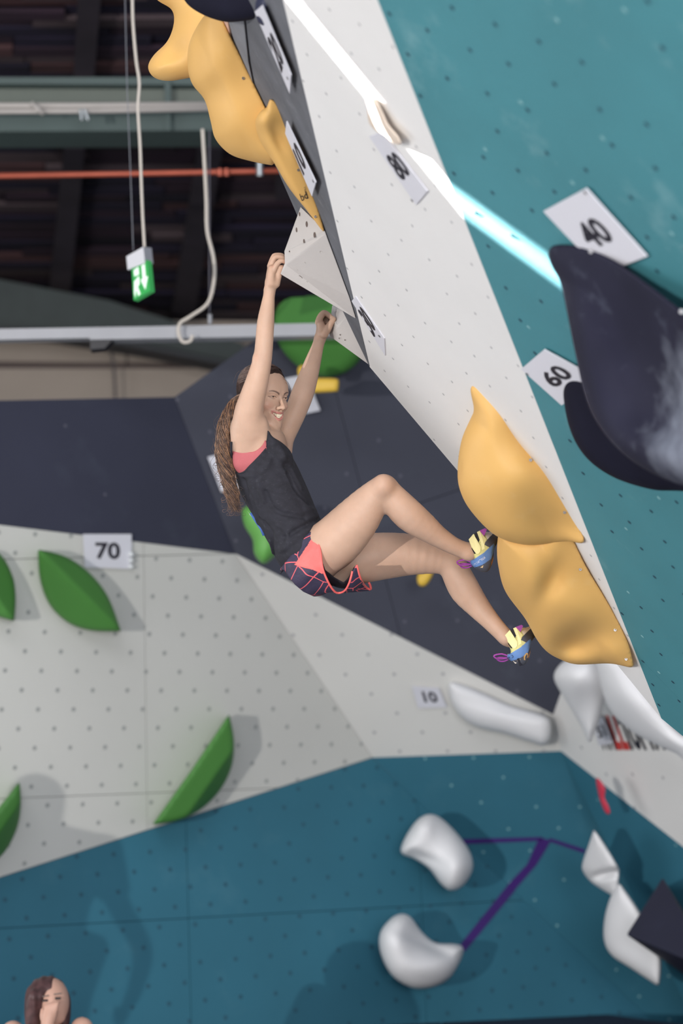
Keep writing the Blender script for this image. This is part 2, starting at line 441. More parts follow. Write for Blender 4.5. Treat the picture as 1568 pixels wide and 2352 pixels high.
# ------------------------------------------------------------------ right-hand overhang (structure)
wr = empty('wall_right', on(TEAL, 1568, 1600), kind='structure')
tealP = [(843, -60), (1518, 1650), (1900, 1965), (2000, 1900), (2000, -400), (709, -400)]
tealP = [(709, -400), (1518, 1650), (1900, 1965), (2100, 1900), (2100, -400)]
facet(wr, tealP, TEAL, M_TEAL, cuts=[((1440, 1482), (1620, 1668), lambda p: True)], gap=0.0006)
whiteP = [(555, -400), (848, 842), (1052, 1083), (1518, 1650), (709, -400)]
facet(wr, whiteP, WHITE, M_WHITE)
greyP = [(555, -400), (848, 842), (690, 512), (655, 430), (560, 215), (500, 0), (430, -400)]
facet(wr, [(555, -400), (848, 842), (690, 512), (560, 215), (430, -400)], GREY, M_GREY)
holes(wr, tealP, TEAL, M_HOLE_T, 0.21, 0.105, 0.008, skip=0.12, jit=0.015)
holes(wr, tealP, TEAL, M_HOLE_TL, 0.37, 0.23, 0.0075, org=(1100, 300), skip=0.25, jit=0.07)
holes(wr, whiteP, WHITE, M_HOLE_W2, 0.21, 0.105, 0.006, skip=0.15, jit=0.012)
# grey triangular wedge panel and bare plywood edge at the top of the grey facet
def slab(name, poly, pl, off, thick, m, root=None, **k):
    n = pnorm(pl); return MB().prism([on(pl, *q, off) for q in poly], -n*thick).build(name, m, root, **k)
slab('wedge_panel', [(523, 30), (562, 30), (573, 140), (590, 218), (548, 120)], GREY, 0.005, 0.005, mat('grey_grit_light', (118, 120, 126), .8, .1, 9, .3, 420), wr)
slab('plywood_edge', [(511, 40), (527, 40), (536, 100), (533, 100)], GREY, 0.008, 0.006, mat('bare_plywood', (205, 165, 145), .7, .03), wr)
slab('joint_strip', [(562.5, 40), (564, 40), (574.5, 140), (590, 218), (573, 140)], GREY, 0.0055, 0.003, M_DARK, wr)
# ------------------------------------------------------------------ back walls (structure)
TLp = ip3((855, 1740, 15.2), (850, 2345, 14.6), (1470, 2316, 15.6))
def z_of(pl, u, v): return 1/pl(u, v)
WMp = ip3((855, 1740, 15.2), (0, 2015, z_of(TLp, 0, 2015)), (540, 1272, 14.45))
q1 = (-300, 1165); 
WDp = ip3((540, 1272, 14.45), (855, 1740, 15.2), (1270, 1642, 14.9))
WRp = ip3((1270, 1642, 14.9), (1288, 1725, z_of(WDp, 1288, 1725)), (1700, 1600, 12.6))
p3z = z_of(WDp, 1288, 1725)
TMp = ip3((855, 1740, 15.2), (1288, 1725, p3z), (1470, 2316, 15.6))
TRp = ip3((1288, 1725, p3z), (1568, 1945, z_of(WRp, 1568, 1945)), (1600, 2356, 14.4))
DLp = ip3((540, 1272, 14.45), (0, 1205, z_of(WMp, 0, 1205)), (400, 912, 14.5))
D2p = ip3((540, 1272, 14.45), (1270, 1642, 14.9), (400, 912, 14.5))
wb = empty('wall_back', P(700, 2200, 15), kind='structure')
wmP = [(-400, 1157), (0, 1205), (540, 1272), (855, 1740), (0, 2015), (-400, 2143)]
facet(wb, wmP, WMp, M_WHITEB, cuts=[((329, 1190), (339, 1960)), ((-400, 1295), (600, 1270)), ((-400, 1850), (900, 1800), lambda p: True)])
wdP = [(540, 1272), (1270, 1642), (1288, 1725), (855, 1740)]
facet(wb, wdP, WDp, mat('white_back_lit_middle', (214, 213, 209), .7, .015, 1.0, .1, 200))  # same back-wall white, made paler to stand in for brighter light here
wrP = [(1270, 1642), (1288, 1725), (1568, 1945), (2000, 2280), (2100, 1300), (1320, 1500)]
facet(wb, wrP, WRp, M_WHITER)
tlP = [(-400, 2143), (0, 2015), (855, 1740), (1490, 2337), (1490, 2600), (-400, 2600)]
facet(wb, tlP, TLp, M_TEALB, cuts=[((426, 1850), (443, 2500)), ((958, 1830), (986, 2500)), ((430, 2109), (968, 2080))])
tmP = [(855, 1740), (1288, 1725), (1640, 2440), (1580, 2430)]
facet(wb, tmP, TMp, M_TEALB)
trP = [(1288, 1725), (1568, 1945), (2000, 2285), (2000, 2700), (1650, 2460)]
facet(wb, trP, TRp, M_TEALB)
dlP = [(-400, 928), (400, 912), (540, 1272), (0, 1205), (-400, 1157)]
facet(wb, dlP, DLp, mat('dark_slate_paint', (50, 52, 68), .75, .06, 1.2, .1, 200, chalk=.15, chalkcol=(100, 110, 122)))
d2P = [(400, 912), (640, 742), (1100, 420), (1400, 1200), (1320, 1560), (1270, 1642), (540, 1272)]
facet(wb, d2P, D2p, M_SLATE, cuts=[((770, 900), (925, 1480)), ((400, 1350), (1300, 1040), lambda p: max(q[0] for q in p) > 1000)])
holes(wb, wmP, WMp, M_HOLE_W, 0.232, 0.111, 0.014, ang=0.03)
holes(wb, wdP, WDp, M_HOLE_W2, 0.30, 0.15, 0.012, skip=.1)
holes(wb, wrP, WRp, M_HOLE_W2, 0.36, 0.22, 0.012, skip=.3, jit=.03)
holes(wb, tlP, TLp, M_HOLE_TB, 0.235, 0.111, 0.014, ang=0.05, skip=.03)
holes(wb, tmP, TMp, M_HOLE_TL, 0.33, 0.17, 0.009, skip=.2, jit=.03)
holes(wb, trP, TRp, M_HOLE_TL, 0.5, 0.3, 0.008, skip=.4, jit=.05)
holes(wb, d2P, D2p, M_HOLE_S, 0.36, 0.22, 0.011, skip=.35, jit=.04)
holes(wb, dlP, DLp, M_HOLE_S, 0.5, 0.33, 0.010, skip=.35, jit=.04)
# ------------------------------------------------------------------ floor and mats
M_MAT = mat('navy_mat', (28, 34, 58), 0.7, 0.05, 3)
fl = MB().box((0, 8, -0.05), (26, 40, 0.1)).build('floor', mat('hall_floor', (176, 176, 180), .7, .04), kind='structure')
cm = empty('crash_mat', (0, 15, 0), 'wide navy crash mat lying along the foot of the teal wall', 'mat')
def wall_y(pl, x, z=.2):
    n_ = pnorm(pl); p0 = on(pl, 1000, 2300); return p0[1]+(-(n_[0]*(x-p0[0])+n_[2]*(z-p0[2])))/n_[1]
def mat_section(xy):
    MB().prism([np.array([x, y, .012]) for x, y in xy], (0, 0, .378)).build('mat_section', M_MAT, cm)
XC = min((abs(wall_y(TLp, x)-wall_y(TRp, x)), x) for x in np.linspace(.5, 3, 500))[1]; YB = lambda x: min(wall_y(TLp, x), wall_y(TRp, x), wall_y(TMp, x))-.03
mat_section([(-1.3, 12.75), (.6, 12.75), (.6, YB(.6)), (-1.3, YB(-1.3))])
mat_section([(.62, 12.75), (2.75, 12.75), (2.75, YB(2.75)), (XC+.3, YB(XC+.3)), (XC, YB(XC)), (XC-.4, YB(XC-.4)), (.62, YB(.62))])
# left and right and rear enclosure far out of view keep the bounce light of a hall
wl = MB().box((-9.2, 8, 4), (0.2, 40, 8.4)).build('wall_left', mat('hall_wall', (120, 116, 112), .8, .03), kind='structure')
wf = MB().box((0, 29.0, 4), (26, 0.2, 8.4)).build('wall_far', MATS['hall_wall'], kind='structure')
# ------------------------------------------------------------------ ceiling
CEp = ip3((0, 0, 17.5), (784, 0, 17.5), (300, 700, 24.5))
ce = empty('ceiling', on(CEp, 300, 200), kind='structure')
PL = [mat('old_plank_%s' % s, c, .85, .35, 1.6, .2, 40, stretch=(0.5, 3, 3)) for s, c in
      (('dark', (42, 28, 40)), ('brown', (74, 50, 52)), ('grey', (78, 66, 70)), ('black', (28, 23, 42)))]
n = pnorm(CEp); v = -70.0; pid = 0
while v < 800:
    hgt = 21 if v < 300 else 17
    u = -160.0-random.random()*200
    while u < 900:
        L = random.uniform(150, 420); off = random.uniform(0, 0.05); t = random.uniform(-1.5, 1.5)
        MB().prism([on(CEp, *q, off) for q in ((u, v), (u+L-3, v+t), (u+L-3, v+hgt-3+t), (u, v+hgt-3))], -n*0.04).build('plank', random.choice(PL + PL[:1] + PL[3:]), ce)
        u += L
    v += hgt
MB().prism([on(CEp, *q, -0.06) for q in ((-1500, -260), (3200, -260), (3200, 950), (-1500, 950))], -n*0.05).build('roof_deck', mat('roof_black', (24, 20, 38), .9, .1), ce)
M_RAFT = mat('rafter_wood', (52, 46, 54), .8, .15, 2, .1, 40)
for pts in ([(183, -80), (235, -80), (214, 176), (168, 176)], [(150, 300), (196, 300), (160, 665), (112, 665)],
            [(458, 300), (512, 300), (440, 740), (388, 740)], [(660, 150), (706, 150), (676, 420), (632, 420)]):
    MB().prism([on(CEp, *q, 0.16) for q in pts], -n*0.15).build('rafter', M_RAFT, ce)
M_STEEL = mat('green_steel', (66, 82, 80), .55, .06, 2); M_STEELL = mat('green_steel_lit', (92, 100, 92), .55, .06, 2)  # paler green of the web paints in how its tilted face is lit
def band(name, pts, z, thick, m, parent=None, **k):
    """bar whose face corners are seen at pts, with depth behind"""
    q = [P(a[0], a[1], a[2] if len(a) > 2 else z) for a in pts]
    return MB().prism(q, (0, thick, 0)).build(name, m, parent, **k)
gb = empty('steel_beam', P(200, 240, 16.4), 'green steel beam running level under the dark plank ceiling', 'beam')
band('web', [(-300, 192), (760, 196), (760, 240), (-300, 238)], 16.4, .1, M_STEELL, gb)
band('top_flange', [(-300, 177), (760, 178), (760, 196), (-300, 192)], 16.3, .3, M_STEEL, gb)
band('bottom_flange', [(-300, 236), (760, 236), (760, 298), (-300, 304)], 16.35, .4, M_STEEL, gb)
for w in ((384, 300),): band('splice', [(378, 180), (392, 180), (392, 300), (378, 300)], 16.28, .02, M_STEEL, gb)
gg = empty('girder', P(200, 700, 23), 'dark green sloping girder above the beige wall', 'beam')
band('web', [(-200, 610), (0, 642), (250, 690), (560, 790), (560, 835), (300, 782), (90, 752), (-200, 742)], 23, .2, mat('girder_green', (50, 60, 60), .6, .06), gg)
band('lower_flange', [(-200, 742), (90, 752), (300, 784), (560, 836), (560, 846), (300, 796), (90, 762), (-200, 752)], 22.9, .5, mat('girder_dark', (36, 40, 46), .6, .05), gg)
wu = empty('wall_upper', P(200, 850, 24), kind='structure')
M_BEI = mat('beige_render', (170, 158, 147), .85, .03, 1.5)
band('wall_course', [(-300, 730), (800, 740), (800, 838), (-300, 828)], 24.2, .3, M_BEI, wu)
band('wall_course', [(-300, 846), (800, 846), (800, 1000), (-300, 1000)], 24.0, .3, M_BEI, wu)
band('ledge_shadow_band', [(-300, 828), (800, 838), (800, 848), (-300, 848)], 24.15, .3, mat('ledge_shade', (96, 84, 82), .85, .03), wu)  # dark strip painting the shadow band between the two courses
# services on the ceiling
M_PIPEW = mat('white_pipe', (176, 170, 165), .45, .02); M_COP = mat('copper_pipe', (168, 84, 64), .4, .05, metal=.3)
pw = empty('white_pipe', P(200, 248, 16.0), 'pair of white pipes fixed along the green steel beam', 'pipe')
MB().tube([P(-200, 243, 16), P(200, 243, 16), P(520, 240, 16)], .021).build('pipe', M_PIPEW, pw, smooth=True)
MB().tube([P(-200, 257, 15.98), P(200, 255, 15.98), P(520, 249, 15.98)], .017).build('pipe', M_PIPEW, pw, smooth=True)
MB().tube([P(72, 236, 15.95), P(100, 262, 15.95)], .016).build('clip', M_PIPEW, pw, smooth=True)
for du in (0, 9): MB().tube([P(185+du, 252, 15.9), P(188+du*1.6, 276, 15.9)], .012).build('clamp', mat('zinc', (150, 155, 158), .35, .02, metal=.7), pw)
pc = empty('copper_pipe', P(300, 398, 15.5), 'long copper coloured pipe crossing below the green beam', 'pipe')
MB().tube([P(-200, 407, 15.5), P(300, 399, 15.5), P(560, 394, 15.5), P(700, 391, 15.5)], .018).build('pipe', M_COP, pc, smooth=True)
for u in (505, 520): MB().tube([P(u, 388, 15.46), P(u, 404, 15.46)], .017).build('coupling', M_COP, pc)
MB().tube([P(596, 372, 15.46), P(596, 404, 15.46)], .022).build('bracket', MATS['zinc'], pc)
rl = empty('light_rail', P(300, 768, 13.6), 'long pale grey light rail hanging across the hall', 'light rail')
M_RAIL = mat('rail_grey', (150, 151, 156), .45, .02)
band('rail', [(-300, 760), (212, 752), (212, 776), (-300, 786)], 13.6, .10, M_RAIL, rl)
band('rail', [(206, 752), (900, 739), (900, 768), (206, 780)], 13.58, .12, M_RAIL, rl)
band('shadow_gap', [(207, 779), (262, 777), (240, 800), (207, 803)], 13.6, .1, mat('shadow_gap_black', (24, 23, 30), .5, 0), rl)  # black box standing in for the shadow gap under the rail
MB().tube([P(481, 300, 13.62), P(481, 720, 13.62)], .005).build('hanger_rod', mat('rod_grey', (70, 68, 78), .5, 0), rl)
MB().tube([P(482, 722, 13.6), P(482, 744, 13.6)], .012).build('hanger_nut', M_RAIL, rl)
M_CAB = mat('cable_sleeve', (196, 188, 178), .5, .02)
def tube_obj(name, px, z, r, m, label=None, cat=None, parent=None):
    pts = spline([np.array([a[0], a[1], a[2] if len(a) > 2 else z], float) for a in px], 6)
    return tag(MB().tube([P(*q) for q in pts], r).build(name, m, parent, smooth=True), label, cat)
tube_obj('hanging_cable', [(465, 296), (470, 380), (474, 460), (476, 530), (490, 590), (492, 640), (478, 695), (440, 725), (414, 742), (410, 765), (420, 785), (437, 783), (442, 770)], 13.5, .0098, M_CAB,
         'thick pale cable drooping in a loop onto the light rail', 'cable')
ex = empty('exit_sign', P(320, 590, 12.4), 'small hanging green exit sign with a white downward arrow', 'sign')
tube_obj('cable', [(303, -60), (304, 0), (306, 60), (313, 140), (320, 190), (317, 250), (322, 340), (325, 430), (328, 500), (332, 568)], 12.4, .0075, M_CAB, parent=ex)
tube_obj('wire', [(286, -60), (292, 200), (299, 380), (306, 576)], 12.4, .002, mat('wire_grey', (120, 122, 130), .4, 0), parent=ex)
def hexa(front, back): 
    V = list(front)+list(back); n = len(front)
    return MB().add(V, [tuple(range(n)), tuple(range(n, 2*n))[::-1]]+[((i+1) % n, i, i+n, (i+1) % n+n) for i in range(n)])
fz = lambda u: 12.4 - (u-290)*0.0035
qf = [P(u, v, fz(u)) for u, v in ((290, 589), (329, 567), (333, 604), (293, 620))]
qb = [P(u+19, v+2, fz(u)+.16) for u, v in ((290, 589), (329, 567), (333, 604), (293, 620))]
hexa(qf, qb).build('housing', mat('sign_housing', (205, 205, 210), .5, 0), ex)
M_EXG = mat('exit_green', (50, 150, 75), .4, 0, emis=((50, 150, 75), .35)); M_EXW = mat('exit_white', (225, 240, 228), .4, 0, emis=((225, 240, 228), .35))
SQ = [(302, 616), (338, 597), (345, 668), (307, 690)]
def bil(c, x, y, z=None):
    u = (1-x)*(1-y)*c[0][0]+x*(1-y)*c[1][0]+x*y*c[2][0]+(1-x)*y*c[3][0]; v = (1-x)*(1-y)*c[0][1]+x*(1-y)*c[1][1]+x*y*c[2][1]+(1-x)*y*c[3][1]
    return u, v
sz = lambda u: 12.42 - (u-290)*0.0035
pan = [P(u, v, sz(u)) for u, v in SQ]; hexa(pan, [p+np.array([.02, .03, 0]) for p in pan]).build('panel', M_EXG, ex)
def sgn(pts, nm):
    q = [P(*bil(SQ, x, y), sz(bil(SQ, x, y)[0])-.004) for x, y in pts]; hexa(q, [p+np.array([0, .003, 0]) for p in q]).build(nm, M_EXW, ex)
sgn([(.62, .08), (.82, .08), (.82, .5), (.95, .5), (.72, .88), (.5, .5), (.62, .5)], 'arrow')
sgn([(.12, .1), (.42, .06), (.44, .30), (.14, .30)], 'pictogram_door'); sgn([(.1, .45), (.42, .34), (.42, .6), (.3, .66), (.42, .92), (.28, .95), (.2, .7), (.1, .95), (.05, .8)], 'pictogram_figure')
tube_obj('conduit', [(205, 748), (235, 765), (252, 795), (262, 850), (265, 915)], 23.7, .014, mat('conduit_grey', (92, 86, 88), .5, 0), parent=wu)
# ------------------------------------------------------------------ climbing holds
M_YEL = mat('yellow_hold', (213, 168, 98), 0.55, 0.02, 5, 0.08, 500, chalk=0.18, chalkcol=(225, 200, 150), sss=0.0)
M_BLK = mat('black_hold', (24, 24, 38), 0.75, 0.1, 6, 0.05, 300, chalk=0.0, spec=.08)
M_BLKC = mat('chalky_black_hold', (34, 34, 50), 0.7, 0.1, 5.0, 0.05, 300, chalk=0.4, chalkcol=(96, 102, 118), spec=.15)
M_GRN = mat('green_hold', (70, 126, 56), 0.55, 0.03, 2, 0.05, 200); M_WHO = mat('white_hold', (222, 222, 224), .55, .015, 2)
M_RED = mat('red_hold', (190, 52, 74), .5, .03); M_VOL = mat('white_volume', (190, 185, 182), .75, .015, 6, .25, 500)
M_BOLT = mat('bolt_steel', (130, 128, 130), .35, 0, metal=.8); M_SOCK = mat('bolt_socket', (54, 44, 40), .6, 0)
def hold(name, label, poly, zpl, T=0.5, k=0.10, h=0.007, m=None, bumps=(), contact=None, corners=(), roof=0.0, cat='climbing hold', group=None, front=None, fk=1.0, sub=8):
    pts = [tuple(q) for q in spline(poly, sub, True, corners)]
    pl = ip3(*zpl)
    def zbase(U, V):
        iv = pl(U, V); return 1/np.maximum(iv, 0.02)
    def zf(U, V, din=None):
        z = zbase(U, V)
        for (bu, bv, amp, su, sv, rot) in bumps:
            c, s = math.cos(math.radians(rot)), math.sin(math.radians(rot)); x = (U-bu)*c+(V-bv)*s; y = -(U-bu)*s+(V-bv)*c
            z = z - amp*np.exp(-(x/su)**2-(y/sv)**2)
        if front is not None: z = z - front(U, V)
        if roof and din is not None: z = z - roof*din
        return z
    q = np.array([P(u, v, zz) for u, v in pts for zz in (zbase(u, v)-0.35*(fk if h < .01 else 1), zbase(u, v)+T)])
    def fn(X, Y, Z):
        U, V, z = cam_uvz(X, Y, Z); U = U.astype(np.float32); V = V.astype(np.float32)
        d2 = sdpoly(U, V, pts)*z/F
        df = (zf(U, V, np.maximum(-d2, 0))-z)*0.8; db = z-(zbase(U, V)+T)
        if contact is not None:
            dc = dpolyline(U, V, contact)*z/F; kk = 0.006+np.clip(dc/0.10, 0, 1)**1.5*(k-0.006)
        else: kk = k
        return smax(smax(df, d2, kk), db, 0.01)
    fld = Field().fun(fn, q.min(0), q.max(0))
    V, Q = nets(fld, q.min(0)-.02, q.max(0)+.02, h, bs=48)
    root = empty(name, V.mean(0), label, cat, group)
    mesh('body', V, Q, m, root, True)
    return root, zf
def bolts(root, zf, pts, r=0.0055, col=None):
    for u, v in pts:
        z = float(zf(np.float64(u), np.float64(v)))-0.001; c = P(u, v, z); k = 10
        ring = lambda rr, dy: [c+np.array([rr*math.cos(2*math.pi*t/k), dy, rr*math.sin(2*math.pi*t/k)]) for t in range(k)]
        b = MB().add(ring(r, 0.002)+ring(r, -0.004)+ring(r*.55, -0.004)+ring(r*.5, .001), [(t, (t+1) % k, (t+1) % k+k, t+k) for t in range(k)]+[(t+k, (t+1) % k+k, (t+1) % k+2*k, t+2*k) for t in range(k)]
                 +[(t+2*k, (t+1) % k+2*k, (t+1) % k+3*k, t+3*k) for t in range(k)]+[tuple(range(3*k, 4*k))])
        b.build('bolt', col or M_BOLT, root)
# yellow shells on the overhang
r, zf = hold('yellow_shell_hold', 'upper of the two yellow shell holds on the white overhang',
    [(1080, 892), (1098, 889), (1160, 928), (1216, 1000), (1262, 1082), (1302, 1150), (1342, 1238), (1336, 1248), (1300, 1243), (1250, 1250), (1195, 1250), (1135, 1228), (1080, 1172), (1055, 1122), (1051, 1072), (1060, 1010), (1080, 962), (1088, 940)],
    [(1080, 890, 7.86), (1342, 1240, 8.0), (1060, 1080, 7.98)], T=.6, k=.13, m=M_YEL, corners=(6,),
    contact=[(1098, 889), (1160, 928), (1216, 1000), (1262, 1082), (1302, 1150), (1342, 1238)],
    bumps=[(1120, 985, .05, 60, 90, 20), (1185, 1100, .10, 85, 80, 20), (1275, 1215, -.05, 60, 35, 20), (1215, 1020, -.03, 30, 60, -30)])
bolts(r, zf, [(1218, 1057), (1296, 1177)], .005, M_BOLT)
r, zf = hold('yellow_shell_hold', 'lower yellow shell hold with deep thumb dents, both shoes at its left edge',
    [(1144, 1225), (1310, 1225), (1345, 1300), (1400, 1392), (1440, 1472), (1455, 1527), (1447, 1533), (1400, 1524), (1325, 1526), (1285, 1514), (1255, 1496), (1232, 1468), (1205, 1420), (1160, 1358), (1144, 1300), (1141, 1260)],
    [(1310, 1243, 8.14), (1453, 1525, 8.55), (1150, 1290, 8.30)], T=.55, k=.13, m=M_YEL, corners=(0, 1, 5),
    contact=[(1310, 1235), (1345, 1300), (1400, 1392), (1440, 1472), (1455, 1527)],
    bumps=[(1262, 1345, -.045, 24, 60, 28), (1225, 1330, .07, 45, 80, -20), (1320, 1480, -.13, 52, 34, -20), (1310, 1400, .06, 70, 50, 35), (1410, 1500, .02, 40, 30, 0)])
bolts(r, zf, [(1332, 1308), (1412, 1447), (1437, 1514)], .005)
r, zf = hold('yellow_shell_hold', 'rounded yellow hold at the upper left, its lobe hanging over the dark ceiling',
    [(330, -60), (356, -5), (394, 22), (399, 55), (384, 95), (352, 128), (340, 155), (354, 178), (388, 186), (440, 178), (500, 170), (540, 60), (520, -60)],
    [(360, 0, 8.35), (440, 170, 8.35), (500, 20, 8.2)], T=.45, k=.13, m=M_YEL, corners=(0, 10, 11, 12), bumps=[(430, 60, .05, 60, 90, 20), (400, 120, -.04, 30, 25, -30)])
r, zf = hold('yellow_shell_hold', 'largest yellow hold, wavy edge, on the grey facet above the climber',
    [(470, 35), (436, 95), (431, 150), (441, 192), (470, 230), (484, 280), (495, 320), (528, 354), (575, 370), (625, 380), (660, 345), (612, 252), (560, 145), (515, 52), (505, 20)],
    [(515, 55, 7.80), (612, 250, 7.93), (440, 160, 8.0)], T=.5, k=.13, m=M_YEL, corners=(9, 10, 11, 14),
    contact=[(505, 20), (515, 52), (560, 145), (612, 252), (640, 320)], bumps=[(500, 130, .06, 55, 90, 0), (535, 270, .04, 60, 60, 20), (490, 215, -.02, 25, 40, 0)])
bolts(r, zf, [(559, 180)], .005)
rC, zfC = hold('yellow_shell_hold', 'long narrow yellow hold with a small black monogram, pointing down at the white volume',
    [(619, 228), (630, 232), (656, 262), (668, 292), (681, 360), (722, 455), (744, 527), (740, 530), (705, 484), (664, 432), (628, 372), (598, 325), (586, 282), (598, 256), (612, 248)],
    [(620, 228, 7.72), (742, 528, 8.10), (590, 300, 7.80)], T=.35, k=.08, m=M_YEL, corners=(0, 6, 14), h=.005,
    contact=[(630, 232), (656, 262), (668, 292), (681, 360), (722, 455), (744, 527)], bumps=[(612, 275, .03, 25, 25, 0), (640, 320, -.02, 12, 35, -25)])
bolts(rC, zfC, [(724, 498), (659, 308), (685, 391)], .004)
# black holds
r, zf = hold('black_bowl_hold', 'big chalk-smeared black bowl hold bulging from the teal overhang',
    [(1258, 580), (1275, 563), (1330, 566), (1395, 590), (1460, 632), (1568, 715), (1720, 840), (1720, 1140), (1600, 1122), (1520, 1098), (1440, 1050), (1380, 985), (1345, 915), (1318, 800), (1300, 710), (1285, 645), (1266, 610)],
    [(1265, 570, 6.45), (1568, 715, 5.9), (1500, 1100, 6.35)], T=.6, k=.10, h=.007, m=M_BLKC, corners=(6, 7), contact=[(1275, 563), (1330, 566), (1395, 590), (1460, 632), (1568, 715)],
    bumps=[(1335, 820, .09, 45, 220, -15), (1500, 840, -.16, 110, 220, -20), (1500, 1050, .10, 200, 60, 15)])
bolts(r, zf, [(1356, 578), (1564, 716)], .006)
r, zf = hold('black_bowl_hold', 'darker black bowl hold nested behind and below the chalky one',
    [(1281, 745), (1290, 732), (1330, 740), (1450, 800), (1720, 900), (1720, 1150), (1568, 1128), (1500, 1125), (1410, 1097), (1345, 1050), (1308, 985), (1292, 900), (1291, 830), (1282, 775)],
    [(1285, 740, 6.95), (1568, 800, 6.6), (1450, 1110, 7.0)], T=.4, k=.09, h=.008, m=M_BLK, corners=(4, 5))
r, zf = hold('black_bowl_hold', 'black rounded hold cut by the top edge, over the yellow holds',
    [(395, -80), (420, -5), (455, 28), (510, 49), (560, 48), (602, 36), (606, 0), (612, -80)],
    [(420, 0, 7.45), (600, 30, 7.2), (500, -60, 7.3)], T=.4, k=.08, h=.006, m=M_BLK, corners=(0, 7))
hold('black_bowl_hold', 'little dark tongue of a black hold beside the tilted card at the top',
    [(598, -10), (612, 5), (614, 40), (609, 60), (601, 58), (590, 46), (586, 10)], [(600, 0, 7.02), (612, 50, 7.05), (590, 30, 7.1)], T=.1, k=.03, h=.005, m=mat('navy_hold', (36, 40, 66), .5, .05))
hold('white_hold', 'small white hold lit by the light streak on the white overhang',
    [(840, 215), (870, 240), (892, 285), (914, 312), (921, 330), (905, 330), (885, 312), (862, 300), (846, 280), (843, 245)], [(840, 215, 6.70), (920, 330, 6.655), (850, 290, 6.86)], T=.12, k=.012, h=.004, m=mat('cream_hold', (224, 208, 192), .45, .03), bumps=[(880, 285, .008, 12, 22, -30)])
def smear(m, centre, radius, col, amount):
    """a patch of hand chalk round one place of the hold"""
    nt = m.node_tree; N = nt.nodes; L = nt.links; b = N['Principled BSDF']; src = b.inputs['Base Color'].links[0].from_socket
    g = N.new('ShaderNodeNewGeometry'); d = N.new('ShaderNodeVectorMath'); d.operation = 'DISTANCE'; L.new(g.outputs['Position'], d.inputs[0]); d.inputs[1].default_value = tuple(centre)
    n_ = N.new('ShaderNodeTexNoise'); n_.inputs['Scale'].default_value = 14; n_.inputs['Detail'].default_value = 6; L.new(g.outputs['Position'], n_.inputs['Vector'])
    a_ = N.new('ShaderNodeMath'); a_.operation = 'MULTIPLY_ADD'; L.new(n_.outputs[0], a_.inputs[0]); a_.inputs[1].default_value = radius*1.4; L.new(d.outputs['Value'], a_.inputs[2])
    mr = N.new('ShaderNodeMapRange'); L.new(a_.outputs[0], mr.inputs[0]); mr.inputs[1].default_value = radius*.75; mr.inputs[2].default_value = radius*1.9; mr.inputs[3].default_value = amount; mr.inputs[4].default_value = 0
    mx = N.new('ShaderNodeMix'); mx.data_type = 'RGBA'; L.new(mr.outputs[0], mx.inputs[0]); L.new(src, mx.inputs[6]); mx.inputs[7].default_value = (*lin(col), 1); L.new(mx.outputs[2], b.inputs['Base Color'])
smear(M_BLKC, P(1530, 1010, 6.05), .25, (140, 146, 160), .85)
# green holds
LEAF = dict(T=.10, h=.012, m=M_GRN)
def leaf(label, poly, pl, roof=.75, k=.03, cor=(0,), ridge=None, lift=.06, **kw):
    u0, v0 = poly[0]; z = [(a, b, z_of(pl, a, b)-lift) for a, b in (poly[0], poly[len(poly)//3], poly[2*len(poly)//3])]
    d = dict(LEAF); d.update(kw)
    return hold('green_leaf_hold', label, poly, z, k=k, corners=cor, roof=roof, group='green leaf-shaped holds on the white back wall', **d)
def ridgefn(a, b, wl, wr):   # height falls away from the ridge line a-b
    (x0, y0), (x1, y1) = a, b; L = math.hypot(x1-x0, y1-y0); nx, ny = -(y1-y0)/L, (x1-x0)/L
    return lambda U, V: -np.where((U-x0)*nx+(V-y0)*ny > 0, wl*((U-x0)*nx+(V-y0)*ny), -wr*((U-x0)*nx+(V-y0)*ny))/370
leaf('green leaf hold with a lit ridge, just below left of the 70 card', [(87, 1262), (150, 1278), (205, 1315), (248, 1370), (278, 1450), (215, 1449), (160, 1432), (115, 1390), (92, 1330)], WMp, roof=0, cor=(0, 4),
     front=lambda U, V, f=ridgefn((100, 1272), (275, 1446), 1.0, .9): .22+f(U, V), T=.35)
leaf('green leaf hold cut by the left edge, level with the 70 card', [(-90, 1262), (-40, 1262), (0, 1272), (28, 1320), (36, 1370), (33, 1427), (-20, 1410), (-60, 1380), (-88, 1330)], WMp, roof=0, cor=(5,),
     front=lambda U, V, f=ridgefn((-80, 1272), (30, 1424), 1.0, .9): .2+f(U, V), T=.33)
leaf('half-moon green hold standing on the edge of the white and teal paint', [(526, 1640), (537, 1700), (532, 1760), (505, 1815), (462, 1858), (410, 1884), (350, 1894), (440, 1768)], WMp, roof=0, cor=(0, 6, 7), T=.4,
     front=lambda U, V, f=ridgefn((527, 1640), (350, 1893), 0, 0): .26 - np.clip(((U-440)*.82+(V-1768)*.573)-52, 0, 200)*2.0/370, k=.03)
leaf('half-moon green hold cut by the left edge above the teal paint', [(45, 1795), (48, 1850), (38, 1905), (8, 1960), (-40, 1995), (-100, 2010), (-30, 1890)], WMp, roof=0, cor=(0, 5, 6), T=.4,
     front=lambda U, V: .26 - np.clip(((U+30)*.82+(V-1890)*.573)-36, 0, 200)*2.0/370, k=.03)
hold('green_disc_volume', 'large round green volume hung on the grey wall behind the hands',
     [(735, 650), (800, 668), (838, 715), (848, 775), (820, 835), (770, 864), (715, 860), (665, 825), (636, 780), (629, 730), (650, 680), (690, 657)], [(735, 760, 14.4), (840, 760, 14.4), (735, 660, 14.35)], T=.25, k=.08, h=.014, m=M_GRN,
     front=lambda U, V: np.where(V < 765, (765-V)*-.0028, (765-V)*.0012))
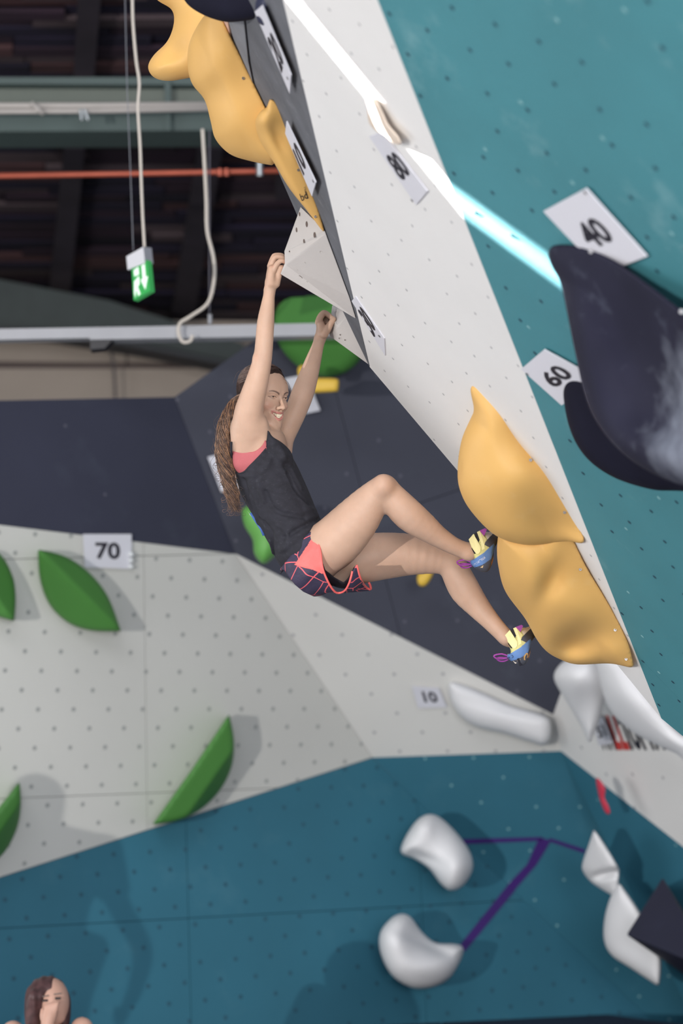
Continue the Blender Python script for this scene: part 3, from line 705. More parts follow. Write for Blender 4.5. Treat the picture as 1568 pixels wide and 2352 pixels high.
hold('green_hold', 'pale green hold peeping out behind her lower back', [(560, 1165), (600, 1160), (640, 1200), (640, 1260), (615, 1292), (598, 1292), (583, 1270), (580, 1240), (562, 1210), (556, 1185)], [(560, 1170, 13.6), (640, 1170, 13.6), (600, 1290, 13.6)], T=.3, k=.1, h=.012, m=mat('pale_green_hold', (98, 160, 78), .5, .03))
M_YB = mat('yellow_small_hold', (214, 176, 66), .5, .03)
hold('yellow_hold', 'small rounded yellow block beside the far forearm', [(722, 872), (730, 868), (770, 869), (778, 875), (777, 893), (770, 900), (700, 902), (690, 890)], [(700, 870, 14.0), (778, 870, 14.0), (700, 900, 14.0)], T=.2, k=.03, h=.008, m=M_YB, corners=(0,))
hold('yellow_hold', 'tiny yellow tip left of the far forearm', [(684, 845), (695, 838), (706, 850), (704, 866), (690, 870), (684, 862)], [(684, 840, 14.05), (706, 840, 14.05), (700, 870, 14.05)], T=.1, k=.02, h=.008, m=M_YB)
hold('yellow_hold', 'small yellow hold hanging below the far thigh', [(958, 1322), (972, 1312), (994, 1312), (988, 1332), (974, 1347), (960, 1342)], [(958, 1320, 14.3), (994, 1320, 14.3), (970, 1345, 14.3)], T=.15, k=.03, h=.008, m=M_YB)
# white holds
hold('white_long_hold', 'long white ridge hold on the back wall right of the 10 card',
     [(1030, 1568), (1060, 1572), (1110, 1592), (1170, 1620), (1240, 1640), (1262, 1655), (1264, 1690), (1250, 1712), (1220, 1705), (1160, 1686), (1100, 1672), (1062, 1650), (1036, 1612)], [(1030, 1570, 14.72), (1260, 1650, 14.72), (1100, 1680, 14.80)], T=.2, k=.08, h=.012, m=M_WHO,
     bumps=[(1120, 1640, .02, 90, 26, 15), (1170, 1632, -.02, 80, 10, 14)])
hold('white_blob_hold', 'white pear-shaped hold behind the tip of the lower yellow hold',
     [(1272, 1560), (1282, 1530), (1310, 1512), (1360, 1512), (1392, 1560), (1386, 1620), (1362, 1690), (1352, 1705), (1335, 1670), (1300, 1610)], [(1272, 1550, 13.6), (1390, 1550, 13.4), (1350, 1690, 13.7)], T=.35, k=.14, h=.012, m=M_WHO, bumps=[(1325, 1560, .1, 40, 40, 0), (1340, 1640, -.04, 25, 40, 0)])
hold('white_blob_hold', 'long white slanting hold reaching down over the lettering', [(1372, 1500), (1440, 1520), (1520, 1640), (1568, 1690), (1640, 1720), (1640, 1790), (1590, 1770), (1558, 1735), (1510, 1712), (1450, 1680), (1400, 1630), (1376, 1560)], [(1372, 1520, 13.1), (1568, 1690, 12.7), (1400, 1630, 13.2)], T=.3, k=.14, h=.012, m=M_WHO, bumps=[(1450, 1610, .1, 40, 90, -50)])
LW = 'white holds low on the teal back wall'
hold('white_pillow_hold', 'white pinched pillow-shaped hold, upper left of the low teal wall', [(962, 1880), (990, 1870), (1020, 1885), (1058, 1925), (1082, 1965), (1084, 2000), (1062, 2035), (1035, 2045), (1012, 2030), (985, 1995), (950, 1972), (924, 1962), (921, 1945), (938, 1910)], [(930, 1950, 14.6), (1080, 1960, 14.7), (1020, 2040, 14.6)], T=.3, k=.16, h=.012, m=M_WHO, group=LW, bumps=[(1050, 1990, .08, 35, 45, 0), (970, 1900, .06, 30, 30, 0), (965, 1968, -.05, 40, 12, 20)])
hold('white_moon_hold', 'white bean-shaped hold at the lower end of the purple tape', [(895, 2112), (920, 2099), (942, 2106), (968, 2140), (1000, 2165), (1045, 2168), (1064, 2178), (1055, 2210), (1030, 2248), (990, 2268), (945, 2268), (900, 2240), (874, 2190), (872, 2145)], [(880, 2130, 14.3), (1060, 2180, 14.5), (960, 2260, 14.3)], T=.3, k=.16, h=.012, m=M_WHO, group=LW, bumps=[(910, 2160, .10, 40, 60, -20), (985, 2170, -.07, 60, 14, 25), (980, 2220, .06, 60, 30, 0)])
hold('white_leaf_hold', 'upper white leaf-shaped hold left of the black pyramid', [(1363, 1906), (1378, 1925), (1418, 1990), (1421, 2010), (1418, 2058), (1412, 2060), (1360, 2028), (1338, 2000), (1338, 1980), (1350, 1945)], [(1340, 1950, 14.2), (1420, 1990, 14.0), (1400, 2050, 14.2)], T=.25, k=.07, h=.010, m=M_WHO, group=LW, corners=(0, 4), bumps=[(1395, 2008, -.10, 34, 9, -12)])
hold('white_leaf_hold', 'lower white leaf-shaped hold partly behind the black pyramid', [(1422, 2028), (1445, 2060), (1475, 2105), (1500, 2150), (1517, 2200), (1514, 2258), (1506, 2262), (1450, 2225), (1405, 2195), (1387, 2160), (1388, 2110), (1402, 2060)], [(1400, 2060, 14.1), (1500, 2150, 13.8), (1450, 2220, 14.0)], T=.25, k=.08, h=.010, m=M_WHO, group=LW, corners=(0, 6))
hold('red_hold', 'thin red hold hanging at the white and teal border', [(1368, 1788), (1378, 1792), (1390, 1812), (1388, 1832), (1397, 1850), (1401, 1868), (1392, 1869), (1382, 1850), (1374, 1825)], [(1368, 1790, 14.2), (1400, 1800, 14.1), (1390, 1868, 14.2)], T=.08, k=.02, h=.008, m=M_RED)
# black pyramid volume low right
def poly_volume(name, label, V, Fc, m, cat='volume', bev=0.01):
    root = empty(name, np.mean(V, 0), label, cat)
    o = mesh('body', np.array(V), Fc, m, root)
    md = o.modifiers.new('bevel', 'BEVEL'); md.width = bev; md.segments = 3
    return root
A = P(1521, 2016, 13.6); B = P(1438, 2146, 13.5); C_ = P(1700, 2330, 13.0); D = P(1640, 2235, 12.7); E_ = P(1800, 2100, 14.4)
pb = poly_volume('black_pyramid_volume', 'dark navy pyramid volume low at the right edge', [P(1521, 2016, 13.7), P(1438, 2147, 13.6), P(1640, 2232, 12.9), P(1720, 2320, 13.4), P(1700, 2330, 14.4), P(1521, 2040, 14.4)],
    [(0, 1, 2), (1, 3, 2), (0, 2, 3), (0, 3, 4, 5), (0, 5, 1), (1, 5, 4, 3)], mat('navy_volume', (30, 31, 50), .6, .05, 3, chalk=.1, chalkcol=(70, 74, 96)))
# white volumes at the hands
GZ = lambda u, v, o=0: P(u, v, 1/GREY(u, v)-o)
V1 = [GZ(690, 474, .02), P(652, 578, 8.52), P(655, 607, 8.50), P(642, 629, 8.56), GZ(818, 733, .02), GZ(803, 684, .02), GZ(750, 541, .02), GZ(745, 528, .02), P(760, 620, 9.0), P(700, 500, 8.7)]
v1 = poly_volume('white_volume', 'large white faceted volume gripped by the near hand', V1,
    [(0, 1, 2, 6, 7), (2, 4, 5, 6), (2, 3, 4), (1, 9, 8, 3, 2), (0, 9, 1), (3, 8, 4), (0, 7, 9), (7, 8, 9), (4, 8, 5), (5, 8, 7, 6)], M_VOL, bev=.006)
V2 = [P(763, 700, 9.1), P(759, 728, 9.0), P(774, 750, 8.93), P(756, 772, 9.02), P(848, 839, 8.82), P(812, 731, 8.76), P(799, 722, 8.85), P(800, 690, 9.2), P(820, 780, 9.3)]
v2 = poly_volume('white_volume', 'smaller white faceted volume gripped by the far hand', V2,
    [(0, 1, 2, 6), (2, 4, 5, 6), (2, 3, 4), (0, 6, 7), (6, 5, 7), (5, 4, 8), (5, 8, 7), (0, 7, 8, 3), (0, 3, 1), (1, 3, 2), (3, 8, 4)], M_VOL, bev=.005)
def disc_on(root, c3, n, r, m, name='bolt_hole', e=1.0):
    n = np.array(n, float); n /= np.linalg.norm(n); a = np.cross(n, (0, 0, 1.0)); a /= np.linalg.norm(a); b = np.cross(n, a)
    k = 12; R = lambda rr, o: [c3+rr*(math.cos(2*math.pi*t/k)*a+math.sin(2*math.pi*t/k)*b)+n*o for t in range(k)]
    MB().add(R(r, .0004)+R(r*.8, .0012)+R(r*.75, .0006), [(t, (t+1) % k, (t+1) % k+k, t+k) for t in range(k)]+[(t+k, (t+1) % k+k, (t+1) % k+2*k, t+2*k) for t in range(k)]+[tuple(range(2*k, 3*k))]).build(name, m, root)
def on_face(V, f, u, v):
    a, b, c = V[f[0]], V[f[1]], V[f[2]]; n = np.cross(b-a, c-a); n /= np.linalg.norm(n)
    o = np.array([0, 0, CZ]); d = P(u, v, 1)-o; t = np.dot(a-o, n)/np.dot(d, n)
    if np.dot(n, -d) < 0: n = -n
    return o+d*t, n
M_SOCKD = mat('dark_socket', (96, 82, 76), .6, 0)
for u, v, r, f in ((741, 582, .011, (2, 4, 6)), (725, 610, .008, (2, 4, 6)), (757, 640, .010, (2, 4, 6)), (690, 637, .008, (2, 4, 6)), (748, 667, .008, (2, 4, 6)), (785, 695, .011, (2, 4, 6)), (701, 603, .003, (2, 4, 6)), (684, 620, .003, (2, 4, 6)), (705, 648, .003, (2, 4, 6)),
                (704, 515, .008, (0, 1, 7)), (681, 528, .007, (0, 1, 7)), (722, 540, .008, (0, 1, 7)), (698, 554, .006, (0, 1, 7)), (665, 580, .006, (0, 1, 7)), (688, 492, .006, (0, 1, 7))):
    c, n_ = on_face(V1, f, u, v); disc_on(v1, c, n_, r*1.25, M_SOCKD)
for u, v, r in ((806, 760, .009), (794, 747, .003), (784, 755, .003), (781, 769, .003), (779, 777, .003), (792, 781, .003)):
    c, n_ = on_face(V2, (2, 4, 6), u, v); disc_on(v2, c, n_, r, M_SOCKD)
# ------------------------------------------------------------------ number cards and writing
M_CARD = mat('card_white', (212, 212, 220), .45, 0.0); M_INK = mat('black_ink', (30, 28, 40), .5, 0)
def glyphs(s, bold=0.03):
    cu = bpy.data.curves.new('txt', 'FONT'); cu.body = s; cu.size = 1; cu.offset = bold; cu.resolution_u = 3
    o = bpy.data.objects.new('txt', cu); COL.objects.link(o)
    dg = bpy.context.evaluated_depsgraph_get(); me = bpy.data.meshes.new_from_object(o.evaluated_get(dg))
    V = np.array([v.co[:] for v in me.vertices]); Fc = [tuple(p.vertices) for p in me.polygons]
    bpy.data.objects.remove(o); bpy.data.curves.remove(cu); bpy.data.meshes.remove(me)
    V[:, 0] -= V[:, 0].min(); V[:, 1] -= V[:, 1].min(); V[:, 0] /= V[:, 0].max(); V[:, 1] /= V[:, 1].max()
    return V, Fc
def write(parent, s, c, pt, m=None, bold=.03, name='number'):
    """c: pixel corners bottom-left, bottom-right, top-right, top-left of the text box; pt(u,v)->point"""
    V, Fc = glyphs(s, bold); W3 = []
    for x, y, _ in V: W3.append(pt(*bil(c, x, y)))
    mesh(name, W3, Fc, m or M_INK, parent)
def sub_quad(c, x0, y0, x1, y1): return [bil(c, x0, y0), bil(c, x1, y0), bil(c, x1, y1), bil(c, x0, y1)]
def card(label, c, pl, s, box=(.28, .3, .72, .72), off=.012, name='number_card', screws=()):
    root = empty(name, on(pl, *c[0], off), label, 'sign', 'A4 number cards screwed to the climbing walls')
    slab('sheet', c, pl, off, .004, M_CARD, root)
    if s: write(root, s, sub_quad(c, *box), lambda u, v: on(pl, u, v, off+.0015))
    for u, v in screws: disc_on(root, on(pl, u, v, off+.001), pnorm(pl), .006, M_BOLT, 'screw')
    return root
# corners: bottom-left, bottom-right, top-right, top-left (reading direction first)
card('white 40 card on the teal overhang above the black bowl hold', [(1390, 622), (1490, 580), (1352, 425), (1253, 478)][0:1]+[(1492, 582), (1352, 426), (1254, 479)], TEAL, '40', (.25, .32, .75, .68), screws=[(1351, 435)])
card('white 60 card half hidden behind the black bowl holds', [(1295, 925), (1385, 868), (1255, 797), (1202, 842)], TEAL, '60', (.22, .33, .80, .70), screws=[(1217, 853)])
card('white 80 card under the small hold on the white overhang', [(958, 468), (985, 437), (880, 300), (851, 311)], WHITE, '80', (.15, .32, .9, .70), off=.006, screws=[(950, 457)])
card('white 30 card at the narrow edge of the overhang by the far hand', [(886, 816), (884, 776), (818, 680), (809, 690)], WHITE, '30', (.1, .30, .9, .82), off=.004, screws=[(873, 770)])
c20 = card('tilted white 10 card along the grey facet, beside the narrow yellow hold', [(728, 445), (737, 412), (670, 272), (667, 300)], GREY, '10', (.12, .30, .9, .72), off=.02, screws=[(732, 409)])
card('tilted white 20 card at the very top of the grey facet', [(678, 208), (681, 165), (615, 5), (598, 20)], GREY, '20', (.12, .22, .9, .66), off=.02, screws=[(674, 172)])
card('white 70 card on the left of the back wall', [(191, 1302), (298, 1306), (298, 1226), (187, 1226)], WMp, '70', (.24, .26, .76, .76), off=.02)
card('small white 10 card beside the long white ridge hold', [(960, 1622), (1026, 1620), (1008, 1576), (946, 1572)], WDp, '10', (.3, .26, .8, .80), off=.02)
card('white 51 card stuck over the black and red lettering', [(1384, 1708), (1416, 1702), (1392, 1640), (1368, 1655)], WRp, '51', (.2, .3, .85, .75), off=.03)
card('white card on the dark wall behind the ponytail', [(505, 1132), (570, 1122), (540, 1036), (474, 1052)], D2p, '', off=.03)
card('white card on the dark wall behind her raised elbow', [(700, 952), (732, 945), (700, 862), (650, 872)], D2p, '', off=.03)
tp = MB()
for k in range(3): tp.tube([on(WMp, 291+k*2, 1268+k*14, .03), on(WMp, 298-k*2, 1276+k*14, .03)], .014)
tag(tp.build('plastic_clip', mat('clear_plastic_clip', (225, 228, 230), .15, 0, spec=.8), smooth=True), 'shiny clear clip hanging at the right side of the 70 card', 'clip')
# wall lettering on the white back wall
wt = empty('wall_lettering', on(WRp, 1450, 1690), 'large black and red lettering reading WALLTOPIA on the white back wall', 'lettering')
ptw = lambda u, v: on(WRp, u, v, .004)
M_REDI = mat('red_ink', (205, 62, 56), .5, 0)
LT = [(1380, 1722), (1570, 1722), (1528, 1652), (1358, 1640)]
xs = {'W': (0, .13), 'A': (.12, .20), 'L': (.20, .27), 'L2': (.28, .36), 'T': (.34, .43), 'O': (.42, .52), 'P': (.53, .61), 'I': (.63, .66), 'A2': (.68, .79)}
for kx, (a, b) in xs.items(): write(wt, kx[0], sub_quad(LT, a, 0, b, 1), ptw, M_REDI if kx in ('L', 'L2') else M_INK, .05, 'letter')
# monogram on the narrow yellow hold, red stamp on the volume
ptc = lambda u, v: P(u, v, float(zfC(np.float64(u), np.float64(v)))-.003)
write(rC, 'bd', [(693, 462), (708, 455), (702, 440), (687, 446)], ptc, bold=.0, name='monogram')
write(rC, 'BLUEPILL', [(708, 456), (701, 428), (697, 429), (704, 457)], ptc, bold=0, name='small_lettering')
f1 = lambda u, v: on_face(V1, (2, 4, 6), u, v)[0]+on_face(V1, (2, 4, 6), u, v)[1]*.0012
M_STAMP = mat('red_stamp', (140, 30, 56), .6, 0)
write(v1, 'VOLUME', [(774, 684), (782, 681), (778, 655), (769, 659)][::1], f1, M_STAMP, .0, 'stamp_lettering')
mesh('stamp_triangle', [f1(773, 657), f1(779, 659), f1(779, 649)], [(0, 1, 2)], M_STAMP, v1)
# purple tape
M_TAPE = mat('purple_tape', (62, 34, 108), .5, .03)
def tape(label, c, pl): 
    return tag(slab('tape_strip', c, pl, .006, .004, M_TAPE), label, 'tape', 'purple tape strips between the low white holds')
tape('thin level purple tape strip leaving the pinched pillow-shaped hold', [(1060, 1927), (1245, 1922), (1245, 1930), (1060, 1938)], TMp)
tape('wide dark purple tape strip on the dark facet, upper half of the diagonal', [(1238, 1922), (1265, 1930), (1232, 1985), (1180, 2045), (1165, 2032), (1210, 1985)], TMp)
tape('wide purple tape strip running down to the bean-shaped hold', [(1166, 2032), (1181, 2046), (1066, 2186), (1054, 2172)], TLp)
tape('short purple tape strip leading to the leaf-shaped hold', [(1262, 1924), (1342, 1950), (1342, 1959), (1262, 1932)], TMp)
# ------------------------------------------------------------------ the climber
PX = lambda r, z=8.8: r*z/F
IR, IU, IW = np.array([1.0, 0, 0]), np.array([0, -st, ct]), np.array([0, -ct, -st])     # image right, image up, towards the camera
def im(x, y, w=0): return IR*x + IU*y + IW*w
SKIN = np.array(lin((189, 156, 135))); 
M_SKIN = mat('skin', (0, 0, 0), 0.5, 0.035, 14, 0.10, 380, sss=0.12, attr=True, spec=0.35)
def C_(u, v, z, r): return (P(u, v, z), PX(r, z))
body = Field()
# torso (sections across the spine)
AX = [(603, 1018, 52, .135), (600, 1045, 56, .140), (614, 1095, 58, .130), (640, 1155, 52, .115), (668, 1212, 52, .120), (698, 1258, 50, .146), (712, 1280, 46, .148)]
FR = im(.9, .43)
body.segs([(P(u, v, 8.8), PX(f), g) for u, v, f, g in AX], FR, k=.04)
torso_p = list(body.p)
body.ell(P(716, 1294, 8.72), (PX(50), PX(52), .10), [im(.9, .43), im(-.43, .9), IW], k=.04)
body.ell(P(718, 1296, 8.90), (PX(48), PX(52), .10), [im(.9, .43), im(-.43, .9), IW], k=.04)
# near thigh, shin
NTH = [C_(735, 1268, 8.70, 60), C_(770, 1244, 8.67, 60), C_(812, 1200, 8.64, 54), C_(846, 1158, 8.62, 43), C_(872, 1127, 8.60, 32), C_(884, 1121, 8.6, 29)]
body.chain(NTH, k=.03)
NSH = [C_(884, 1122, 8.6, 29), C_(905, 1148, 8.61, 34), C_(938, 1182, 8.62, 37), C_(972, 1208, 8.64, 32), C_(1005, 1232, 8.66, 25), C_(1040, 1253, 8.68, 20.5), C_(1064, 1263, 8.695, 20), C_(1080, 1268, 8.705, 22), C_(1096, 1268, 8.715, 17)]
body.chain(NSH, k=.012)
body.ell(P(880, 1113, 8.56), (PX(20), PX(20), .035), k=.03)       # knee cap
body.ell(P(1072, 1274, 8.685), (PX(8), PX(8), .013), k=.02)          # ankle bone
# far thigh, shin
FTH = [C_(745, 1288, 8.92, 58), C_(810, 1285, 8.93, 58), C_(880, 1277, 8.94, 54), C_(945, 1274, 8.95, 47), C_(1005, 1282, 8.95, 36), C_(1034, 1290, 8.95, 31)]
body.chain(FTH, k=.03)
FSH = [C_(1036, 1290, 8.95, 31), C_(1050, 1322, 8.95, 34), C_(1068, 1356, 8.95, 35), C_(1096, 1392, 8.94, 28), C_(1126, 1426, 8.92, 22), C_(1150, 1452, 8.91, 19.5), C_(1164, 1466, 8.91, 19), C_(1180, 1474, 8.92, 15)]
body.chain(FSH, k=.012)
body.ell(P(1160, 1468, 8.885), (PX(8), PX(8), .016), k=.02)
# near (right) arm raised
NAR = [C_(574, 1030, 8.725, 36), C_(570, 990, 8.685, 38), C_(571, 950, 8.655, 34), C_(578, 918, 8.635, 30), C_(592, 870, 8.61, 26), C_(602, 828, 8.60, 22), C_(606, 795, 8.60, 21), C_(610, 740, 8.60, 20), C_(615, 700, 8.6, 16), C_(619, 668, 8.6, 12.5)]
body.chain(NAR, k=.02)
body.ell(P(592, 822, 8.585), (PX(9), PX(9), .012), k=.02)         # elbow point
body.cap(P(598, 975, 8.675), PX(17), P(603, 1030, 8.70), PX(20), k=.03)   # front fold of the armpit
body.cap(P(554, 985, 8.69), PX(20), P(562, 1060, 8.71), PX(24), k=.03)   # back fold
# far (left) arm raised
FAR_ = [C_(632, 1040, 8.93, 34), C_(648, 1005, 8.95, 28), C_(664, 975, 8.955, 26), C_(680, 942, 8.96, 25.5), C_(695, 903, 8.97, 26), C_(707, 868, 8.98, 23), C_(718, 832, 8.99, 19), C_(728, 800, 9.0, 14.5), C_(735, 777, 9.0, 12.5)]
body.chain(FAR_, k=.02)
# shoulder yoke, neck
body.cap(P(592, 1022, 8.74), .05, P(630, 1036, 8.90), .05, k=.05)
body.chain([(P(610, 1040, 8.80), .054), (P(598, 1005, 8.82), .034), (P(588, 960, 8.83), .040)], k=.03)
body.chain([(P(622, 985, 8.765), .005), (P(630, 1020, 8.755), .006)], k=.02)
# head
psi, pit = math.radians(43), math.radians(6)
HF = im(math.sin(psi)*math.cos(pit), -math.sin(pit), math.cos(psi)*math.cos(pit))
HL = im(math.cos(psi), .0, -math.sin(psi)); HU = np.cross(HL, HF); HU *= np.sign(HU.dot(IU)); HU /= np.linalg.norm(HU)
roll = math.radians(-3); HL, HU = HL*math.cos(roll)+HU*math.sin(roll), HU*math.cos(roll)-HL*math.sin(roll)
HO = P(605, 909, 8.80)
HR = np.array([HL, HF, HU])
def hp(x, y, z): return HO + HL*x + HF*y + HU*z
headF = Field()
def he(c, r, k=.015, op='add'): headF.ell(hp(*c), r, HR, k, op)
def hc(a, ra, b, rb, k=.01, op='add'): headF.cap(hp(*a), ra, hp(*b), rb, k, op)
he((0, -.012, .036), (.071, .092, .078), .01)
he((0, .028, -.030), (.059, .062, .074), .03)
he((0, .060, .030), (.052, .030, .040), .03)              # forehead
he((0, .080, -.103), (.024, .018, .018), .028)             # chin
for s in (-1, 1):
    hc((s*.052, .0, -.058), .018, (s*.022, .060, -.098), .016, .03)   # jaw line
    he((s*.038, .066, -.030), (.020, .017, .017), .02)      # smiling cheeks
    he((s*.030, .103, .001), (.0165, .016, .0105), .012, 'sub')     # eye sockets
    hc((s*.012, .090, .015), .006, (s*.042, .074, .018), .006, .012)  # brow ridge
    he((s*.0125, .1015, -.0385), (.0075, .009, .0065), .008)     # nostril wings
    hc((s*.018, .097, -.030), .0012, (s*.037, .085, -.060), .0012, .008, 'sub')   # smile folds
hc((0, .090, .004), .0058, (0, .113, -.032), .0066, .012)      # nose bridge
he((0, .113, -.0365), (.0082, .008, .007), .01)
for s in (-1, 1): he((s*.006, .110, -.0445), (.0032, .005, .003), .003, 'sub')
he((0, .081, -.068), (.030, .018, .022), .02)                # mouth mound
# open smile
def arc(z0, cv, hw, dep, n=9):
    return [(x, dep - (abs(x)/.028)**2*.017, z0 + cv*(x/.028)**2) for x in np.linspace(-hw, hw, n)]
U_ = arc(-.0565, .0065, .027, .1000); L_ = arc(-.0800, .0235, .026, .0985)
for (a, b) in zip(U_[:-1], U_[1:]): hc((a[0], a[1]+.001, a[2]-.006), .0035, (b[0], b[1]+.001, b[2]-.006), .0035, .003, 'sub')
for (a, b) in zip(L_[1:-2], L_[2:-1]): hc((a[0], a[1]+.001, a[2]+.0065), .0035, (b[0], b[1]+.001, b[2]+.0065), .0035, .003, 'sub')
he((0, .1005, -.0675), (.019, .010, .0065), .003, 'sub')
for (a, b) in zip(U_[:-1], U_[1:]): hc(a, .0026, b, .0026, .003)
for (a, b) in zip(L_[:-1], L_[1:]): hc(a, .0032, b, .0032, .003)
for s in (-1, 1):    # eyelids
    for zz, dz, rr in ((.0040, -.0052, .0021), (-.0046, .0042, .0019)):
        A = []
        for x in np.linspace(-.0112, .0112, 7):
            zl = zz+dz*(x/.0112)**2*.8; A.append((s*.030+x, .0762+math.sqrt(.0122**2-x*x*.92-zl*zl), zl))
        for a, b in zip(A[:-1], A[1:]): hc(a, rr, b, rr, .003)
    he((s*.074, -.008, -.012), (.006, .014, .026), .006)     # ears
hlo, hhi = hp(0, 0, 0)-.16, hp(0, 0, 0)+.16
body.fun(lambda X, Y, Z: headF.ev(X, Y, Z), hlo, hhi, 'add', .008)
# near hand (right), seen from the little-finger side, hooked over the volume edge
body.chain([C_(619, 668, 8.6, 12.5), C_(622, 650, 8.6, 14)], k=.01)
for dz, rr in ((-.026, 9.5), (-.010, 11.5), (.010, 12), (.028, 11)):
    body.chain([C_(623, 650, 8.6+dz*.7, rr+1), C_(622.5, 634, 8.6+dz, rr), C_(624, 617, 8.6+dz, rr-1.5)], k=.008)
body.chain([C_(634, 652, 8.59, 9), C_(640, 632, 8.585, 7.5), C_(645, 616, 8.58, 8)], k=.012)     # fleshy edge of the palm
HND = dict(k=.0025)
body.chain([C_(628, 622, 8.572, 6.6), C_(635, 608, 8.568, 6.2), C_(643, 600, 8.566, 5.8), C_(651, 600, 8.568, 5.4), C_(657, 604, 8.575, 4.6)], **HND)
body.chain([C_(621, 614, 8.590, 6.9), C_(628, 597, 8.588, 6.7), C_(635, 590, 8.588, 6.4), C_(648, 592, 8.590, 6.0), C_(654, 599, 8.597, 5.0)], **HND)
body.chain([C_(620, 611, 8.612, 7.0), C_(628, 591, 8.612, 6.8), C_(634, 587, 8.612, 6.5), C_(647, 587.5, 8.613, 6.0), C_(653, 595, 8.617, 5.0)], **HND)
body.chain([C_(621, 612, 8.633, 6.8), C_(630, 594, 8.634, 6.5), C_(637, 590, 8.635, 6.2), C_(649, 592, 8.635, 5.6), C_(653, 598, 8.637, 4.8)], **HND)
body.chain([C_(626, 648, 8.64, 9), C_(636, 634, 8.655, 7.5), C_(645, 622, 8.655, 6.5), C_(651, 612, 8.65, 5.5)], k=.006)   # thumb on the far side
# far hand (left), thumb side towards the camera
body.chain([C_(735, 777, 9.0, 12.5), C_(739, 764, 9.0, 14)], k=.01)
for dz, rr in ((-.026, 10), (-.008, 12), (.012, 12), (.028, 10)):
    body.chain([C_(741, 764, 9.0+dz*.7, rr), C_(738, 750, 9.0+dz, rr), C_(734, 738, 9.0+dz, rr-3)], k=.008)
body.chain([C_(745, 768, 8.975, 9), C_(754, 752, 8.965, 8.5), C_(760, 742, 8.962, 7.2), C_(765.5, 734, 8.965, 6.6), C_(762, 730, 8.975, 5.2)], k=.004)
for i, (dz, du, dv) in enumerate(((-.030, 0, 0), (-.009, -1, -1), (.012, -3, 1), (.031, -4, 4))):
    z = 9.0+dz
    body.chain([C_(732+du*.5, 737+dv, z, 7), C_(738+du, 726+dv, z, 6.8), C_(744+du, 719.5+dv, z, 6.5), C_(752+du, 722+dv, z, 6.2), C_(760+du*.5, 730+dv, z, 5.6), C_(763+du*.3, 736+dv, z, 4.6)], **HND)
body.ell(P(752, 737, 9.012), (PX(10), PX(10), .02), k=.004)
# --- mesh it, finer around head and hands
allp = np.array([P(480, 570, 8.4), P(1200, 1520, 9.2), P(480, 1520, 9.2), P(1200, 570, 8.4)]); blo, bhi = allp.min(0)-.02, allp.max(0)+.02
boxes = [(hp(0, 0.01, -.02)-.122, hp(0, 0.01, -.02)+.122, .0020), (P(634, 625, 8.61)-.07, P(634, 625, 8.61)+.07, .0019), (P(747, 745, 9.0)-.07, P(747, 745, 9.0)+.07, .0019)]
inb = lambda V, lo, hi: ((V > lo) & (V < hi)).all(1)
V, Q = nets(body, blo, bhi, .0040, relax=6)
keep = np.ones(len(V), bool)
for lo, hi, h in boxes: keep &= ~inb(V, lo+.009, hi-.009)
parts_ = [cut_mesh(V, Q, keep)]
for lo, hi, h in boxes:
    v_, q_ = nets(body, lo-.01, hi+.01, h, relax=3); parts_.append(cut_mesh(v_, q_, inb(v_, lo, hi)))
V, Q = cat_mesh(*parts_)
cols = np.tile(SKIN, (len(V), 1))
L3 = (V-HO)@HR.T
def blend(m, c): 
    m = np.clip(m, 0, 1)[:, None]; cols[:] = cols*(1-m)+np.array(lin(c))*m
def near_arc(A, rad):
    d = np.full(len(V), 9.0)
    idx = np.nonzero(np.linalg.norm(L3-np.array([0, .08, -.07]), axis=1) < .06)[0]
    X = L3[idx]; dd = np.full(len(idx), 9.0)
    for a, b in zip(A[:-1], A[1:]):
        a = np.array(a); b = np.array(b); ab = b-a; t = np.clip(((X-a)@ab)/(ab@ab), 0, 1); dd = np.minimum(dd, np.linalg.norm(X-a-t[:, None]*ab, axis=1))
    d[idx] = dd; return np.clip((rad-d)/.0012, 0, 1)
blend(near_arc(U_, .0040), (180, 118, 110)); blend(near_arc(L_, .0050), (184, 122, 114))
inm = (np.abs(L3[:, 0]) < .022) & (L3[:, 1] > .06) & (L3[:, 1] < .096-(np.abs(L3[:, 0])/.028)**2*.012) & (L3[:, 2] < -.058) & (L3[:, 2] > -.080)
blend(inm*1.0, (90, 44, 44))
for s in (-1, 1):   # eyebrows, lash lines, blush
    bx = (L3[:, 0]*s-.029)/.017; bz = (L3[:, 2]-(.0200+.0035*np.clip(bx, -1, 1)-.0045*bx**2))
    blend(((np.abs(bx) < 1.1) & (L3[:, 1] > .05))*np.clip((.0034*(1-.35*bx)-np.abs(bz))/.0015, 0, 1)*.85, (84, 58, 52))
    ex_ = (L3[:, 0]*s-.030)/.0145; ez = L3[:, 2]-(.0030-.0040*ex_**2)
    blend(((np.abs(ex_) < 1.05) & (L3[:, 1] > .06))*np.clip((.0015-np.abs(ez))/.001, 0, 1)*.9, (58, 40, 40))
    dch = np.linalg.norm((L3-np.array([s*.040, .078, -.034]))/np.array([1, 1, .8]), axis=1)
    blend(np.clip(1-dch/.026, 0, 1)*.35, (198, 126, 112))
for pu, pv, pz, rr, c, am in ((880, 1112, 8.57, .05, (194, 134, 112), .4), (592, 822, 8.58, .02, (188, 126, 108), .5), (655, 603, 8.57, .018, (196, 122, 104), .6), (762, 732, 8.98, .02, (192, 124, 104), .5), (625, 612, 8.57, .015, (192, 134, 108), .4), (646, 616, 8.58, .012, (206, 104, 76), .8)):
    dd = np.linalg.norm(V-P(pu, pv, pz), axis=1); blend(np.clip(1-dd/rr, 0, 1)*am, c)
person = empty('person', P(700, 1250, 8.8), 'climbing woman in a black tank top and patterned shorts hanging by both hands', 'person')
mesh('body', V, Q, M_SKIN, person, True, cols=cols)
